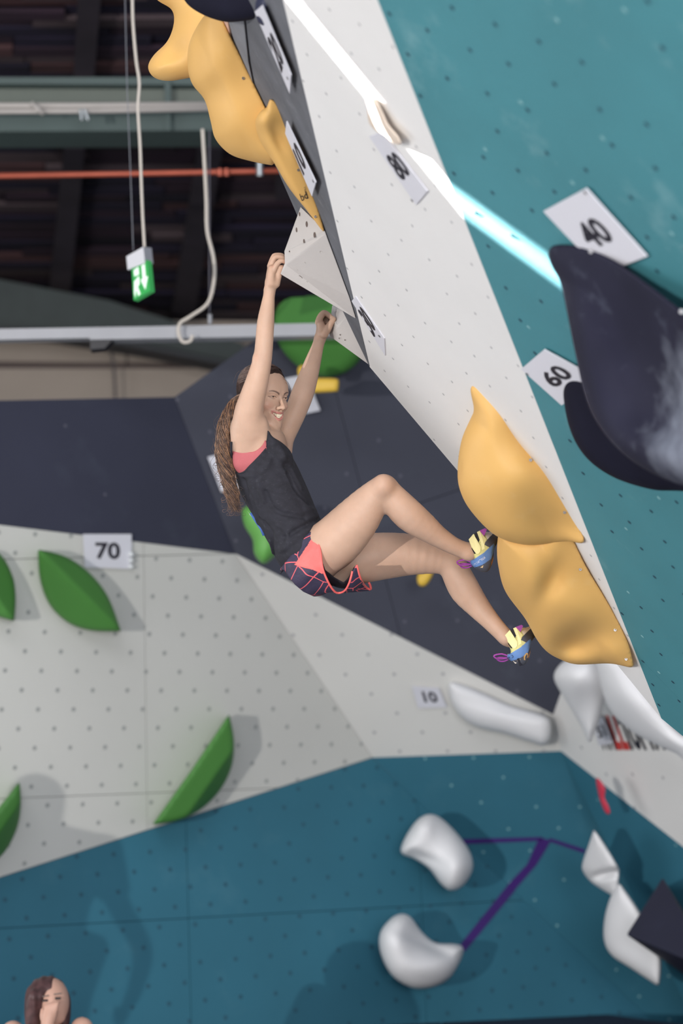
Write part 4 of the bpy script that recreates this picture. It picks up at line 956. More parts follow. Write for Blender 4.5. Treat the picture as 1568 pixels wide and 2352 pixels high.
# eyes, teeth
def ball(c, r, m, name, parent, n=16, squash=None):
    vs, fs = [], []
    for i in range(n+1):
        th = math.pi*i/n
        for j in range(2*n):
            ph = math.pi*j/n; q = np.array([math.sin(th)*math.cos(ph), math.sin(th)*math.sin(ph), math.cos(th)])*r
            vs.append(c+HR.T@(q*(squash if squash is not None else 1)))
    for i in range(n):
        for j in range(2*n): fs.append((i*2*n+j, (i+1)*2*n+j, (i+1)*2*n+(j+1) % (2*n), i*2*n+(j+1) % (2*n)))
    return mesh(name, vs, fs, m, parent, True)
M_EYE = mat('eye_white', (196, 186, 182), .3, 0); M_IRIS = mat('dark_iris', (44, 32, 32), .25, 0); M_TOOTH = mat('tooth', (226, 214, 190), .3, 0)
for s in (-1, 1):
    eb = ball(hp(s*.030, .0757, 0), .0114, M_EYE, 'eye', person)
    g = np.array([.16, .985, -.10]); g /= np.linalg.norm(g)
    ball(hp(s*.030, .0757, 0)+HR.T@(g*.0077), .0058, M_IRIS, 'iris', eb, 12, np.array([1, .9, 1]))
tt = MB()
for i in range(8):
    x = (i-3.5)*.0053; y = .0965-(abs(x)/.028)**2*.016; z = -.0632+.0060*(x/.028)**2; w = .0050
    tt.prism([hp(x-w/2, y, z+.005), hp(x+w/2, y, z+.005), hp(x+w*.45, y+.0006, z-.0055), hp(x-w*.45, y+.0006, z-.0055)], -HF*.004)
    if abs(i-3.5) < 3: tt.prism([hp(x-w/2, y-.0015, z-.0060), hp(x+w/2, y-.0015, z-.0060), hp(x+w*.45, y-.001, z-.0115+.001*(abs(i-3.5))), hp(x-w*.45, y-.001, z-.0115+.001*(abs(i-3.5)))], -HF*.004)
to = tt.build('teeth', M_TOOTH, person)
# ------------------------------------------------------------------ hair
def hairtube(name, strands, m, parent, r=.0009):
    """every strand a three-sided tapering tube; all strands of the part joined"""
    VV, QQ, n0 = [], [], 0
    for pts, rad in strands:
        p = np.array(pts); k = len(p); t = np.gradient(p, axis=0); t /= np.linalg.norm(t, axis=1)[:, None]+1e-9
        a = np.cross(t, [0.3, 0.9, 0.2]); a /= np.linalg.norm(a, axis=1)[:, None]+1e-9; b = np.cross(t, a)
        rr = (np.array(rad[:k])*r)[:, None]
        ring = np.stack([p+rr*(math.cos(w)*a+math.sin(w)*b) for w in (0, 2.094, 4.189)], 1)
        VV.append(ring.reshape(-1, 3)); i = np.arange(k-1)[:, None]*3+n0
        for w in range(3): QQ.append(np.hstack([i+w, i+(w+1) % 3, i+3+(w+1) % 3, i+3+w]))
        n0 += 3*k
    return mesh(name, np.concatenate(VV), np.concatenate(QQ), m, parent, True, kind='stuff')
M_HAIR = mat('brown_hair', (78, 58, 50), .42, .3, 60, spec=.6); M_HAIR2 = mat('light_brown_hair', (140, 104, 76), .42, .3, 60, spec=.6)
cap = Field().ell(hp(0, -.016, .036), (.0775, .1030, .0850), HR, k=.01).ell(hp(0, -.04, .0), (.066, .065, .075), HR, k=.03)
def hl(X, Y, Z):
    x = (X-HO[0])*HL[0]+(Y-HO[1])*HL[1]+(Z-HO[2])*HL[2]; y = (X-HO[0])*HF[0]+(Y-HO[1])*HF[1]+(Z-HO[2])*HF[2]; z = (X-HO[0])*HU[0]+(Y-HO[1])*HU[1]+(Z-HO[2])*HU[2]
    return np.maximum(y-(.012+.060*np.clip((z-.015)/.09, 0, 1)**.7), -(z+.055)) - .0018*np.sin(x*260+z*90)
cap.fun(hl, (-1e3,)*3, (1e3,)*3, 'int', .012)
hv, hq = nets(cap, HO-.17, HO+.17, .003)
hair = mesh('hair', hv, hq, mat('hair_base', (50, 37, 33), .75, .3, 60, spec=.15), person, True)
strands = []
for _ in range(420):     # combed-back strands over the skull
    th = rng.uniform(-1.45, 1.45); x0 = math.sin(th)*.070; z0 = .045+math.cos(th)*.068
    if z0 < .0: continue
    y0 = .055*math.cos(th)**.6-.0 if math.cos(th) > 0 else 0
    pts = []
    for t in np.linspace(0, 1, 12):
        q = np.array([x0*(1-t)**1.0, .02+y0*.6-t*.13, (z0-.036)*(1-t)+(-.03)*t]); q = q/np.array([.0760, .0970, .0830]); q /= np.linalg.norm(q)+1e-9
        q = q*np.array([.0795, .1045, .0868])*(1+rng.normal(0, .006))
        pts.append(hp(q[0], -.016+q[1], .036+q[2]))
    strands.append((pts, [1.0]*12))
hairtube('combed_strands', strands, M_HAIR, hair, .0009)
PT = spline([P(*q) for q in [(556, 905, 8.76), (540, 918, 8.76), (526, 945, 8.74), (516, 980, 8.73), (512, 1020, 8.73), (515, 1060, 8.73), (524, 1100, 8.73), (534, 1140, 8.73), (541, 1178, 8.73)]], 8)
PW = np.interp(np.linspace(0, 1, len(PT)), [0, .12, .3, .6, .85, 1], [.010, .015, .021, .022, .017, .009])
def lock(n, mm, nm, r, amp=1.0, fly=0):
    S_ = []
    for _ in range(n):
        a = rng.uniform(0, 2*math.pi); rr = math.sqrt(rng.uniform(0, 1)); ph = rng.choice([0, 1.3, 2.9, 4.4])+rng.normal(0, .5); fr = rng.uniform(6, 12); end = int(len(PT)*rng.uniform(.62, 1.0))
        tw = rng.uniform(-1.5, 1.5); pts = []; rad = []
        for i in range(0, max(end, 10)):
            t = i/len(PT); w = PW[i]*(1+fly*t); wave = (.004+.008*t)*amp*math.sin(fr*t*3.0+ph)*min(1, t*3)
            aa = a+tw*t
            p = PT[i]+im(1, 0, 0)*(w*rr*math.cos(aa)+wave)+IW*(w*.8*rr*math.sin(aa)+.004*math.cos(fr*t*3+ph)) 
            pts.append(p); rad.append(1.0 if t < .7 else max(.35, 1-(t-.7)*2))
        if rng.uniform() < .25:   # curled tip
            c = pts[-1]; s = rng.choice([-1, 1])
            for k in range(1, 9): pts.append(c+im(s*.010*(1-math.cos(k*.6)), -.010*math.sin(k*.6)-.002*k)); rad.append(.5)
        S_.append((pts, rad))
    return hairtube(nm, S_, mm, hair, r)
lock(620, M_HAIR, 'ponytail_strands', .0009); lock(330, M_HAIR2, 'ponytail_highlights', .0008, 1.3)
lock(26, M_HAIR, 'loose_strands', .0005, 3.0, .9)
fl_ = []
for (a, b, c) in (((648, 866), (662, 880), (668, 900)), ((655, 878), (668, 895), (662, 918)), ((650, 870), (664, 885), (666, 915)), ((604, 925), (600, 940), (606, 952)), ((620, 848), (640, 846), (655, 858)), ((612, 846), (632, 843), (650, 850)), ((560, 850), (545, 856), (535, 880)), ((535, 985), (515, 1062), (488, 1068))):
    fl_.append(([p for p in spline([P(a[0], a[1], 8.72 if a[0] > 600 else 8.76), P(b[0], b[1], 8.71 if a[0] > 600 else 8.76), P(c[0], c[1], 8.7 if a[0] > 600 else 8.76)], 6)], [1]*13))
hairtube('flyaway_strands', fl_, M_HAIR, hair, .0005)
# ------------------------------------------------------------------ clothes
# tank top: torso inflated, outline and openings cut
M_TOP = mat('charcoal_jersey', (34, 34, 42), .85, .14, 40, .12, 300, chalk=.30, chalkcol=(92, 94, 102), stretch=(1, 1, 1.6))
top = Field()
TS = [(590, 1008, 50, .150), (592, 1040, 60, .158), (616, 1098, 72, .160), (640, 1145, 71, .160), (666, 1200, 66, .165), (694, 1256, 66, .180)]
top.segs([(P(u, v, 8.8), PX(f), g) for u, v, f, g in TS], FR, k=.03)
top.cap(P(610, 985, 8.685), .026, P(650, 1045, 8.72), .036, k=.03)
top.chain([(P(612, 985, 8.668), .016), (P(624, 1010, 8.664), .018), (P(645, 1050, 8.67), .024)], k=.02)
# folds: ridges and valleys lying on the near side
def nearz(fld, u, v, z0=8.4, z1=9.2):
    z = np.linspace(z0, z1, 320); q = np.array([P(u, v, a) for a in z]); d = fld.ev(q[:, 0], q[:, 1], q[:, 2]); i = np.nonzero(d < 0)[0]
    return z[i[0]] if len(i) else None
FOLDS = [([(575, 1105), (592, 1160), (612, 1215), (628, 1270)], .006, 'add'), ([(600, 1098), (596, 1120), (606, 1150)], .0045, 'add'), ([(640, 1070), (668, 1110), (700, 1160), (728, 1185)], .006, 'add'),
         ([(610, 1130), (626, 1165), (650, 1180), (700, 1188)], .0055, 'sub'), ([(600, 1190), (622, 1220), (628, 1265), (640, 1300)], .0055, 'sub'), ([(655, 1235), (690, 1212), (735, 1192)], .005, 'sub'),
         ([(645, 1265), (680, 1236), (730, 1205)], .0055, 'add'), ([(560, 1095), (568, 1130), (582, 1170)], .004, 'sub'), ([(660, 1090), (680, 1130), (712, 1166)], .005, 'sub'), ([(650, 1040), (672, 1085), (690, 1120)], .005, 'add'),
         ([(638, 1205), (660, 1225), (655, 1260)], .004, 'add'), ([(628, 1020), (620, 1055), (598, 1085), (565, 1094), (546, 1088)], .0035, 'add'), ([(700, 1170), (722, 1172), (746, 1184)], .006, 'add'), ([(575, 1140), (590, 1190), (600, 1240)], .0045, 'add')]
base_top = list(top.p)
for px, r_, op in FOLDS:
    f0 = Field(); f0.p = base_top
    pts = []
    for q in spline([np.array(p_, float) for p_ in px], 4):
        z = nearz(f0, *q)
        if z is not None: pts.append((P(q[0], q[1], z+.0015), r_))
    if len(pts) > 1: top.chain(pts, k=.014, op=op)
top.fun(lambda X, Y, Z: .0012*np.sin(22*X+35*Z+3*np.sin(12*Z+8*Y)), (-1e3,)*3, (1e3,)*3, 'off', .001)
TOPO = [(533, 1000), (600, 975), (617, 990), (626, 1003), (648, 1017), (667, 1036), (683, 1066), (697, 1098), (712, 1130), (729, 1160), (742, 1170), (748, 1180), (752, 1187), (735, 1214), (706, 1248), (678, 1288), (666, 1308), (662, 1334), (650, 1333), (636, 1329), (627, 1308), (617, 1280), (605, 1250), (592, 1212), (567, 1178), (551, 1145), (541, 1105), (533, 1062), (529, 1020)]
top.prism([tuple(q) for q in spline(TOPO, 4, True, (13,))], 8.0, 9.6, k=.010)
ARM = [(500, 960), (531, 1010), (531, 1045), (539, 1072), (548, 1080), (560, 1080), (575, 1066), (591, 1050), (604, 1034), (612, 1012), (614, 992), (610, 950)]
top.prism([tuple(q) for q in spline(ARM, 4, True, (0, 11))], 8.2, 8.80, op='sub', k=.006)
top.prism([(616, 960), (617, 985), (624, 1000), (636, 1010), (655, 1020), (700, 1020), (700, 940)], 8.80, 9.5, op='sub', k=.006)
top.cap(P(617, 1000, 8.80), .052, P(622, 940, 8.8), .056, k=.004, op='sub')
top.ell(P(655, 1322, 8.79), (PX(26), PX(17), .14), [im(.72, .69), im(-.69, .72), IW], k=.004, op='sub')
tlo, thi = P(500, 1360, 8.8)-np.array([0, .3, 0]), P(770, 960, 8.8)+np.array([0, .3, 0])
tv, tq = nets(top, tlo, thi, .0032, relax=2)
tshirt = mesh('tank_top', tv, tq, M_TOP, person, True)
def edge_tube(name, px, fld, r, m, parent, dz=0.0, z=None):
    pts = []
    for q in spline([np.array(p_, float) for p_ in px], 5):
        zz = nearz(fld, *q) if z is None else z
        if zz is None: zz = pts[-1][2] if pts else 8.66
        pts.append((q[0], q[1], zz+dz))
    zs = np.array([p_[2] for p_ in pts])
    for _ in range(4): zs[1:-1] = (zs[:-2]+zs[1:-1]*2+zs[2:])/4
    return MB().tube([P(a[0], a[1], b) for a, b in zip(pts, zs)], r, 8).build(name, m, parent, smooth=True)
fb = Field(); fb.p = base_top
edge_tube('armhole_binding', [(531, 1015), (532, 1047), (540, 1075), (549, 1084), (561, 1084), (577, 1069), (593, 1053), (606, 1037), (614, 1014), (617, 992)], fb, .0042, M_TOP, tshirt, .002)
edge_tube('hem', [(644, 1316), (656, 1302), (668, 1292), (690, 1262), (712, 1238), (734, 1210), (750, 1189)], fb, .0034, M_TOP, tshirt, .003)
M_BLUEP = mat('blue_print', (66, 100, 168), .7, .03); M_WHP = mat('white_print', (226, 226, 230), .7, 0)
bl_ = [P(567+3, 1176, 8.76), P(580+2, 1196, 8.75), P(594+2, 1213, 8.74)]
MB().tube([P(576, 1178, 8.77), P(587, 1196, 8.765), P(599, 1214, 8.76), P(606, 1230, 8.76)], .005, 8).build('blue_print_edge', M_BLUEP, tshirt, smooth=True)
def on_top(u, v):
    z = nearz(fb, u, v); return P(u, v, (z if z is not None else 8.74)-.0025)
write(tshirt, 'H', [(574, 1183), (578, 1189), (573, 1180), (568, 1174)], on_top, M_WHP, .02, 'print_letter')
# sports bra
M_BRA = mat('coral_pink_bra', (172, 90, 94), .7, .04, 20, .15, 200)
bra = Field(); 
bra.segs([(P(u, v, 8.8), PX(f+6), g+.010) for u, v, f, g in AX[:4]], FR, k=.04)
bra.cap(P(554, 985, 8.69), PX(22), P(562, 1060, 8.71), PX(27), k=.03); bra.cap(P(598, 975, 8.675), PX(19), P(603, 1030, 8.70), PX(23), k=.03)
bra.prism([tuple(q) for q in spline([(533, 984), (538, 1010), (545, 1030), (556, 1037), (570, 1038), (583, 1037), (595, 1030), (604, 1020), (608, 1010), (612, 1014), (612, 1040), (600, 1110), (560, 1110), (535, 1080), (530, 1030)], 4, True, (0, 8, 9))], 8.0, 8.76, k=.003)
vb, qb_ = nets(bra, P(500, 1130, 8.8)-.3, P(640, 960, 8.8)+.3, .003, relax=1)
bra_o = mesh('sports_bra', vb, qb_, M_BRA, person, True)
# shorts
def shorts_mat():
    m = mat('patterned_shorts', (50, 44, 66), .6, .12, 20, .15, 120); nt = m.node_tree; N = nt.nodes; L = nt.links
    b = N['Principled BSDF']; src = b.inputs['Base Color'].links[0].from_socket
    tc = N.new('ShaderNodeTexCoord'); fac = None
    for (loc, sc) in (((.03, 0, -.02), 34.0), ((-.05, .02, .05), 27.0)):
        mp = N.new('ShaderNodeMapping'); mp.inputs['Location'].default_value = loc; L.new(tc.outputs['Object'], mp.inputs[0])
        wv = N.new('ShaderNodeTexVoronoi'); wv.feature = 'DISTANCE_TO_EDGE'; wv.inputs['Scale'].default_value = sc*.30; L.new(mp.outputs[0], wv.inputs['Vector'])
        cr = N.new('ShaderNodeMath'); cr.operation = 'LESS_THAN'; cr.inputs[1].default_value = .016; L.new(wv.outputs['Distance'], cr.inputs[0])
        if fac is None: fac = cr.outputs[0]
        else:
            mx = N.new('ShaderNodeMath'); mx.operation = 'MAXIMUM'; L.new(fac, mx.inputs[0]); L.new(cr.outputs[0], mx.inputs[1]); fac = mx.outputs[0]
    mx = N.new('ShaderNodeMix'); mx.data_type = 'RGBA'; L.new(fac, mx.inputs[0]); L.new(src, mx.inputs[6]); mx.inputs[7].default_value = (*lin((216, 92, 100)), 1); L.new(mx.outputs[2], b.inputs['Base Color'])
    return m
M_SHO = shorts_mat(); M_COR = mat('coral_fabric', (232, 104, 100), .55, .04, 20, .2, 60); M_TIGHT = mat('black_inner_short', (26, 24, 32), .7, .05)
sh = Field()
sh.seg(P(668, 1212, 8.8), P(698, 1262, 8.8), FR, IW, (PX(58), .135), (PX(64), .165), k=.03); sh.seg(P(698, 1262, 8.8), P(716, 1292, 8.8), FR, IW, (PX(64), .165), (PX(66), .170), k=.03)
sh.ell(P(712, 1304, 8.72), (PX(66), PX(66), .12), [im(.9, .43), im(-.43, .9), IW], k=.03); sh.ell(P(720, 1306, 8.90), (PX(62), PX(64), .11), [im(.9, .43), im(-.43, .9), IW], k=.03)
sh.chain([C_(735, 1270, 8.70, 66), C_(762, 1290, 8.68, 70), C_(785, 1296, 8.67, 66)], k=.02)
sh.chain([C_(745, 1292, 8.92, 64), C_(810, 1296, 8.93, 66), C_(845, 1300, 8.93, 62)], k=.02)
sh.fun(lambda X, Y, Z: .0018*np.sin(60*X+80*Z+6*np.sin(25*X)), (-1e3,)*3, (1e3,)*3, 'off', .001)
SHP = [(640, 1310), (668, 1275), (700, 1232), (736, 1200), (733, 1225), (733, 1245), (740, 1300), (756, 1342), (772, 1362), (791, 1356), (803, 1337), (809, 1312), (819, 1296), (824, 1316), (832, 1336), (843, 1350), (851, 1350), (851, 1357), (803, 1361), (770, 1372), (722, 1371), (696, 1359), (676, 1342), (661, 1322), (655, 1312)]
sh.prism(SHP, 8.0, 9.6, k=.003)
sv, sq = nets(sh, P(630, 1390, 8.8)-np.array([0, .3, 0]), P(880, 1180, 8.8)+np.array([0, .35, 0]), .0030, relax=2)
U, Vv, Zz = cam_uvz(sv[:, 0], sv[:, 1], sv[:, 2])
cor = sdpoly(U.astype(np.float32), Vv.astype(np.float32), [(676, 1296), (707, 1249), (736, 1200), (733, 1242), (741, 1299), (742, 1318)]) < 0
cor &= Zz < 8.78
fc = cor[sq].all(1)
shorts = mesh('shorts', *[(lambda a: a[0])(cut_mesh(sv, sq[~fc], np.ones(len(sv), bool)))], cut_mesh(sv, sq[~fc], np.ones(len(sv), bool))[1], M_SHO, person, True)
cv_, cq_ = cut_mesh(sv, sq[fc], np.ones(len(sv), bool)); mesh('coral_side_panel', cv_, cq_, M_COR, shorts, True, label='coral side panel')
fs = Field(); fs.p = list(sh.p)[:-1]
edge_tube('leg_trim', [(734, 1216), (732, 1243), (736, 1272), (741, 1306), (752, 1334), (764, 1354), (775, 1362), (791, 1357), (802, 1338), (809, 1312)], fs, .0038, M_COR, shorts, .0)
edge_tube('panel_seam', [(677, 1296), (700, 1303), (722, 1308), (741, 1317)], fs, .0032, M_COR, shorts, .001)
edge_tube('leg_trim', [(819, 1298), (824, 1318), (831, 1336), (842, 1350), (851, 1353), (850, 1345), (847, 1339)], fs, .0042, M_COR, shorts, .0)
ti = Field(); ti.chain([C_(735, 1268, 8.70, 63), C_(770, 1244, 8.67, 63), C_(812, 1210, 8.645, 58)], k=.03); ti.chain([C_(770, 1290, 8.72, 56), C_(790, 1300, 8.72, 52)], k=.02)
ti.prism([(736, 1280), (748, 1309), (768, 1326), (789, 1338), (800, 1326), (814, 1300), (812, 1322), (803, 1340), (791, 1358), (772, 1363), (752, 1338), (738, 1304)], 8.0, 8.9, k=.003)
a_, b_ = nets(ti, P(720, 1380, 8.7)-np.array([0, .2, 0]), P(830, 1260, 8.7)+np.array([0, .2, 0]), .003, relax=1); mesh('inner_short', a_, b_, M_TIGHT, shorts, True, label='black inner short')
# ------------------------------------------------------------------ climbing shoes (worn: parts of the person)
M_SHOE = mat('shoe_parts', (0, 0, 0), .6, .06, 30, .1, 200, attr=True)
M_SY = mat('pale_yellow_strap', (226, 218, 158), .6, .05, 30, chalk=.1); M_PUR = mat('purple_loop', (150, 66, 150), .6, .1, 60); M_RUB = mat('dark_rubber', (40, 40, 50), .6, .1, 20, chalk=.3, chalkcol=(110, 112, 120))
M_CRM = mat('cream_leather', (226, 214, 200), .7, .04); M_GUM = mat('gum_patch', (206, 160, 96), .6, .05)
def shoe(name, T, z, logo):
    """T maps reference pixels (near shoe) to this shoe"""
    f = Field(); E = lambda u, v, dz=0: P(*T(u, v), z+dz)
    f.ell(E(1106, 1284), (PX(28), PX(36), .050), [im(.8, .6), im(-.6, .8), IW], k=.02)
    f.ell(E(1112, 1256, .008), (PX(24), PX(38), .050), [im(.85, .5), im(-.5, .85), IW], k=.02)
    f.chain([(E(1112, 1262, .01), PX(28)), (E(1136, 1240, .05), PX(22)), (E(1156, 1220, .10), PX(15))], k=.03)
    OUT = [(1076, 1236), (1090, 1224), (1112, 1213), (1130, 1214), (1150, 1200), (1175, 1200), (1172, 1230), (1148, 1240), (1134, 1262), (1133, 1282), (1128, 1300), (1120, 1313), (1110, 1315), (1098, 1311), (1086, 1303), (1075, 1293), (1080, 1286), (1088, 1284), (1086, 1268), (1080, 1252)]
    f.prism([T(*q) for q in spline(OUT, 3, True)], 8.0, 9.6, k=.012)
    c = E(1115, 1260); v_, q_ = nets(f, c-.14, c+.16, .0017)
    U, Vv, Zz = cam_uvz(v_[:, 0], v_[:, 1], v_[:, 2]); col = np.tile(np.array(lin((200, 196, 130))), (len(v_), 1))
    U = U.astype(np.float32); Vv = Vv.astype(np.float32)
    def zone(poly, cc): col[sdpoly(U, Vv, [T(*q) for q in poly]) < 0] = lin(cc)
    zone([(1118, 1205), (1134, 1214), (1140, 1226), (1120, 1240), (1110, 1222)], (226, 218, 210)); zone([(1110, 1250), (1118, 1240), (1135, 1222), (1180, 1190), (1190, 1250), (1132, 1262)], (70, 72, 84))
    zone([(1070, 1292), (1090, 1283), (1110, 1270), (1134, 1248), (1140, 1262), (1128, 1284), (1108, 1298), (1090, 1306), (1078, 1302)], (92, 128, 182))
    zone([(1086, 1320), (1088, 1304), (1108, 1297), (1127, 1284), (1134, 1266), (1145, 1262), (1140, 1330), (1100, 1330)], (72, 74, 84)); zone([(1102, 1304), (1110, 1298), (1108, 1304)], (220, 190, 140))
    zone([(1128, 1292), (1134, 1275), (1133, 1292), (1129, 1302)], (190, 130, 80))
    o = mesh(name, v_, q_, M_SHOE, person, True, cols=col)
    def nz(u, v):
        a = nearz(f, *T(u, v)); return (a if a is not None else z-.03)
    zstrap = [nz(1092, 1250), nz(1100, 1262)]
    def strap(nm, poly, m, off, th=.004):
        q = [P(*T(u, v), nz(u, v)-off) for u, v in poly]; zc = np.array([nz(u, v) for u, v in poly]); ok = np.median(zc); q = [P(*T(u, v), min(max(a, ok-.02), ok+.008)-off) for (u, v), a in zip(poly, zc)]
        MB().prism(q, (0, th, 0)).build(nm, m, o)
    strap('velcro_strap', [(1076, 1239), (1087, 1226), (1104, 1256), (1103, 1266), (1099, 1272), (1093, 1272), (1082, 1256)], M_SY, .004)
    strap('strap_slot', [(1089, 1226), (1094, 1222), (1104, 1238), (1104, 1245), (1099, 1248), (1092, 1236)], M_TIGHT, .002)
    strap('strap_upper', [(1095, 1222), (1101, 1219), (1116, 1238), (1112, 1252), (1113, 1260), (1106, 1264), (1104, 1247)], M_SY, .003)
    strap('tongue_label', [(1100, 1219), (1114, 1213), (1118, 1216), (1111, 1232)], M_PUR, .004)
    strap('lace_gap', [(1082, 1259), (1086, 1260), (1093, 1271), (1089, 1272)], M_TIGHT, .005)
    for k, (a, b) in enumerate((((1084, 1292), (1050, 1292)), ((1084, 1296), (1056, 1298)))):
        lp = [E(a[0], a[1], -.01+k*.02), E((a[0]+b[0])/2, b[1]-6+k*3, -.012+k*.02), E(b[0], b[1]-2, -.01+k*.02), E(b[0]+5, b[1]+5, -.005+k*.02), E((a[0]+b[0])/2+2, b[1]+6, 0+k*.02), E(a[0], a[1]+3, .0+k*.02)]
        MB().tube(spline(lp, 5), [.0032]*26, 6).build('pull_loop', M_PUR, o, smooth=True)
    wc = [(1087, 1302), (1116, 1282), (1113, 1277), (1085, 1297)] if logo == 'SPORTIVA' else [(1082, 1302), (1096, 1293), (1092, 1287), (1079, 1296)]
    write(o, logo, wc, lambda u, v: P(*T(u, v), nz(u, v)-.0015), M_WHP if logo == 'SPORTIVA' else M_INK, 0.0, 'shoe_lettering')
    if logo != 'SPORTIVA':
        strap('heel_patch', [(1118, 1301), (1118, 1291), (1124, 1283), (1128, 1285), (1127, 1294), (1122, 1301)], M_GUM, .002)
        strap('cream_panel', [(1092, 1302), (1104, 1298), (1106, 1306), (1098, 1310)], M_CRM, .002)
        strap('rubber_strip', [(1102, 1298), (1107, 1296), (1114, 1314), (1108, 1317)], M_RUB, .004)
    return o
shoe('climbing_shoe', lambda u, v: (u, v), 8.705, 'SPORTIVA')
shoe('climbing_shoe', lambda u, v: (1196+(u-1112)*1.0+(v-1262)*.02, 1480+(v-1262)*.92+(u-1112)*.0), 8.91, 'P3')

# ------------------------------------------------------------------ onlookers
def onlooker():
    z = 11.0; f = Field(); Q_ = lambda u, v, dz=0: P(u, v, z+dz); r = lambda p: p*z/F
    f.ell(Q_(118, 2298), (r(40), .10, r(52)), k=.01); f.ell(Q_(126, 2310, -.03), (r(30), .08, r(42)), k=.02)
    f.chain([(Q_(122, 2292, -.115), .006), (Q_(127, 2307, -.135), .009)], k=.008); f.ell(Q_(132, 2338, -.06), (r(16), .03, r(14)), k=.02)
    f.ell(Q_(104, 2298, -.115), (r(9), .014, r(5)), k=.012, op='sub'); f.ell(Q_(133, 2293, -.115), (r(8), .014, r(5)), k=.012, op='sub')
    f.chain([(Q_(112, 2350), .05), (Q_(108, 2400), .055)], k=.03)
    f.seg(Q_(105, 2420), Q_(100, 2600), IR, None, (.17, .10), (.14, .10), k=.04); f.seg(Q_(100, 2600), Q_(100, 2660), IR, None, (.15, .12), (.17, .14), k=.04)
    f.chain([(Q_(188, 2362, .0), .052), (Q_(200, 2440, -.10), .045), (Q_(150, 2500, -.24), .038), (Q_(118, 2420, -.22), .032), (Q_(108, 2358, -.17), .026)], k=.03)
    f.chain([(Q_(30, 2372), .055), (Q_(10, 2480), .045), (Q_(60, 2560, -.2), .035), (Q_(110, 2590, -.3), .03)], k=.03)
    f.chain([(Q_(108, 2358, -.17), .026), (Q_(112, 2338, -.16), .034), (Q_(118, 2322, -.15), .030)], k=.01)
    for i in range(4): f.chain([(Q_(106+i*7, 2330, -.165), .010), (Q_(104+i*9, 2312-i*1.5, -.165), .009), (Q_(110+i*9, 2304-i, -.15), .008)], k=.003)
    f.chain([(Q_(98, 2345, -.16), .011), (Q_(94, 2328, -.15), .010), (Q_(98, 2316, -.14), .008)], k=.003)
    f.chain([(Q_(80, 2665), .085), (Q_(110, 2640, -.45), .065), (Q_(100, 2790, -.75), .045)], k=.03); f.chain([(Q_(120, 2665), .085), (Q_(200, 2650, -.4), .065), (Q_(180, 2800, -.7), .045)], k=.03)
    V, q = nets(f, Q_(60, 2560, -.4)-np.array([.5, .8, .75]), Q_(60, 2400, 0)+np.array([.6, .6, .6]), .009, relax=3)
    o = empty('person', P(100, 2660, 11.0), 'seated onlooker with a brown bob, hand over the mouth, low in the left corner', 'person')
    mesh('body', V, q, mat('onlooker_skin', (190, 150, 132), .5, .03, 10, sss=.08), o, True)
    h = Field(); h.ell(Q_(108, 2292, .015), (r(49), .115, r(50)), k=.01); h.ell(Q_(80, 2325, .02), (r(24), .10, r(46)), k=.03); h.ell(Q_(146, 2328, .03), (r(17), .09, r(46)), k=.03); h.cap(Q_(78, 2290, -.09), .03, Q_(72, 2345, -.08), .03, k=.03)
    h.fun(lambda X, Y, Z: .0025*np.sin(160*X+20*Z), (-1e3,)*3, (1e3,)*3, 'off', .001)
    h.ell(Q_(124, 2322, -.12), (r(27), .12, r(46)), [im(.98, .2), IW, im(-.2, .98)], k=.015, op='sub')
    a, b_ = nets(h, Q_(100, 2380)-.3, Q_(100, 2260)+.3, .006, relax=2); mesh('hair', a, b_, mat('onlooker_hair', (74, 50, 50), .5, .25, 30), o, True)
    tq = Field(); tq.seg(Q_(105, 2432), Q_(100, 2600), IR, None, (.185, .115), (.155, .115), k=.02); tq.cap(Q_(60, 2380), .025, Q_(80, 2440), .06, k=.03); tq.cap(Q_(155, 2372), .025, Q_(130, 2440), .06, k=.03)
    a, b_ = nets(tq, Q_(100, 2600)-.35, Q_(100, 2380)+.35, .009); mesh('vest_top', a, b_, mat('dark_vest', (34, 32, 44), .8, .05), o, True)
    for s in (-1, 1):
        c_ = Q_(104 if s < 0 else 133, 2298 if s < 0 else 2293, -.098)
        MB().tube([c_+IR*-.013, c_+IR*.013], .0055, 6).build('eye', M_IRIS, o); MB().tube([c_+im(-.018, .018, .0), c_+im(.016, .023, .002)], .003, 6).build('eyebrow', M_HAIR, o)
    tr = Field(); tr.chain([(Q_(80, 2665), .098), (Q_(110, 2640, -.45), .076), (Q_(100, 2790, -.75), .055)], k=.03); tr.chain([(Q_(120, 2665), .098), (Q_(200, 2650, -.4), .076), (Q_(180, 2800, -.7), .055)], k=.03)
    a, b_ = nets(tr, Q_(100, 2700, -.4)-.75, Q_(100, 2700, -.4)+.75, .012); mesh('trousers', a, b_, mat('navy_trousers', (36, 38, 54), .8, .05), o, True)
onlooker()
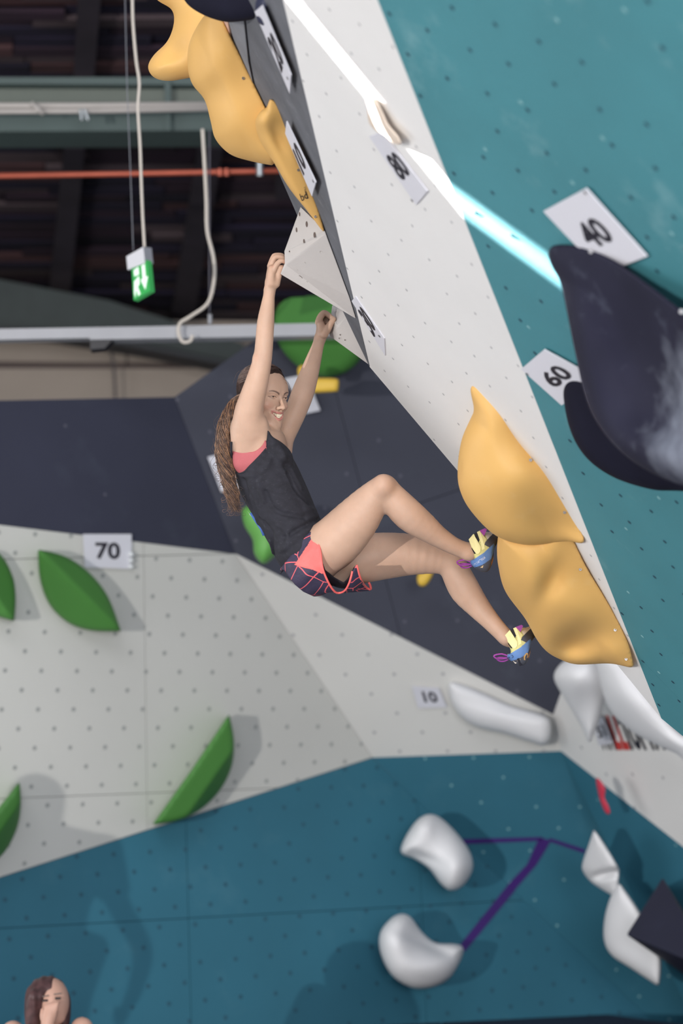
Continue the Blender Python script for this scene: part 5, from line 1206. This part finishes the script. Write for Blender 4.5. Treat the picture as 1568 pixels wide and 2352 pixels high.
def bystander():
    """stands just left of the frame in front of the floor spotlight; only the shadow reaches the picture"""
    X0, Y0 = -2.96, 10.0; f = Field(); N_ = lambda x, y, zz: np.array([X0+x, Y0+y, zz])
    f.ell(N_(0, 0, 1.57), (.075, .095, .115), k=.01); f.cap(N_(0, 0, 1.40), .052, N_(0, 0, 1.50), .05, k=.03)
    f.segs([(N_(0, 0, 1.38), .19, .09), (N_(0, 0, 1.25), .185, .11), (N_(0, 0, 1.05), .145, .10), (N_(0, 0, .92), .175, .12)], (1, 0, 0), k=.04)
    f.chain([(N_(.17, 0, .90), .085), (N_(.13, .0, .50), .06), (N_(.12, .02, .10), .042)], k=.03); f.chain([(N_(-.10, 0, .90), .085), (N_(-.10, .0, .50), .06), (N_(-.10, .02, .10), .042)], k=.03)
    f.cap(N_(.12, -.14, .05), .04, N_(.12, .06, .05), .045, k=.02); f.cap(N_(-.10, -.14, .05), .04, N_(-.10, .06, .05), .045, k=.02)
    f.chain([(N_(.19, 0, 1.36), .05), (N_(.27, .02, 1.12), .042), (N_(.37, -.02, .90), .036), (N_(.355, -.05, .73), .030), (N_(.335, -.06, .66), .026)], k=.02)
    f.chain([(N_(-.19, 0, 1.36), .05), (N_(-.26, .02, 1.10), .042), (N_(-.22, -.08, .88), .034), (N_(-.12, -.12, .84), .03)], k=.02)
    for i in range(4): f.chain([(N_(.335-.01*i, -.075+.02*i, .645), .010), (N_(.325-.008*i, -.085+.02*i, .60), .009), (N_(.315, -.08+.02*i, .565), .008)], k=.004); f.chain([(N_(-.11, -.13+.02*i, .83), .010), (N_(-.05, -.13+.02*i, .82), .009)], k=.004)
    f.cap(N_(.32, -.09, .66), .010, N_(.295, -.10, .62), .009, k=.004)
    f.ell(N_(0, -.10, 1.56), (.012, .022, .02), k=.01)
    V, q = nets(f, N_(-.45, -.3, 0), N_(.5, .3, 1.75), .011, relax=3)
    o = empty('person', N_(0, 0, 0), 'onlooker standing left of the frame whose shadow falls on the white and teal wall', 'person')
    mesh('body', V, q, mat('bystander_skin', (200, 160, 140), .5, .03), o, True)
    c = Field(); c.segs([(N_(0, 0, 1.37), .20, .10), (N_(0, 0, 1.25), .20, .125), (N_(0, 0, 1.05), .165, .115), (N_(0, 0, .86), .19, .13)], (1, 0, 0), k=.04)
    for s in (-1, 1): c.cap(N_(s*.19, 0, 1.36), .065, N_(s*.25, .02, 1.17), .06, k=.03)
    a, b_ = nets(c, N_(-.45, -.3, .6), N_(.45, .3, 1.6), .012); mesh('t_shirt', a, b_, mat('bystander_shirt', (70, 80, 110), .8, .05), o, True)
    t = Field(); t.chain([(N_(.12, 0, .88), .105), (N_(.13, .0, .50), .08), (N_(.12, .02, .12), .06)], k=.03); t.chain([(N_(-.10, 0, .88), .105), (N_(-.10, .0, .50), .08), (N_(-.10, .02, .12), .06)], k=.03)
    a, b_ = nets(t, N_(-.45, -.3, 0), N_(.45, .3, 1.1), .012); mesh('trousers', a, b_, mat('bystander_trousers', (40, 42, 50), .8, .05), o, True)
    hh = Field(); hh.ell(N_(0, .02, 1.60), (.085, .10, .11), k=.01); hh.ell(N_(0, -.09, 1.53), (.07, .05, .10), k=.02, op='sub')
    a, b_ = nets(hh, N_(-.2, -.2, 1.4), N_(.2, .2, 1.8), .01); mesh('hair', a, b_, M_HAIR, o, True)
bystander()
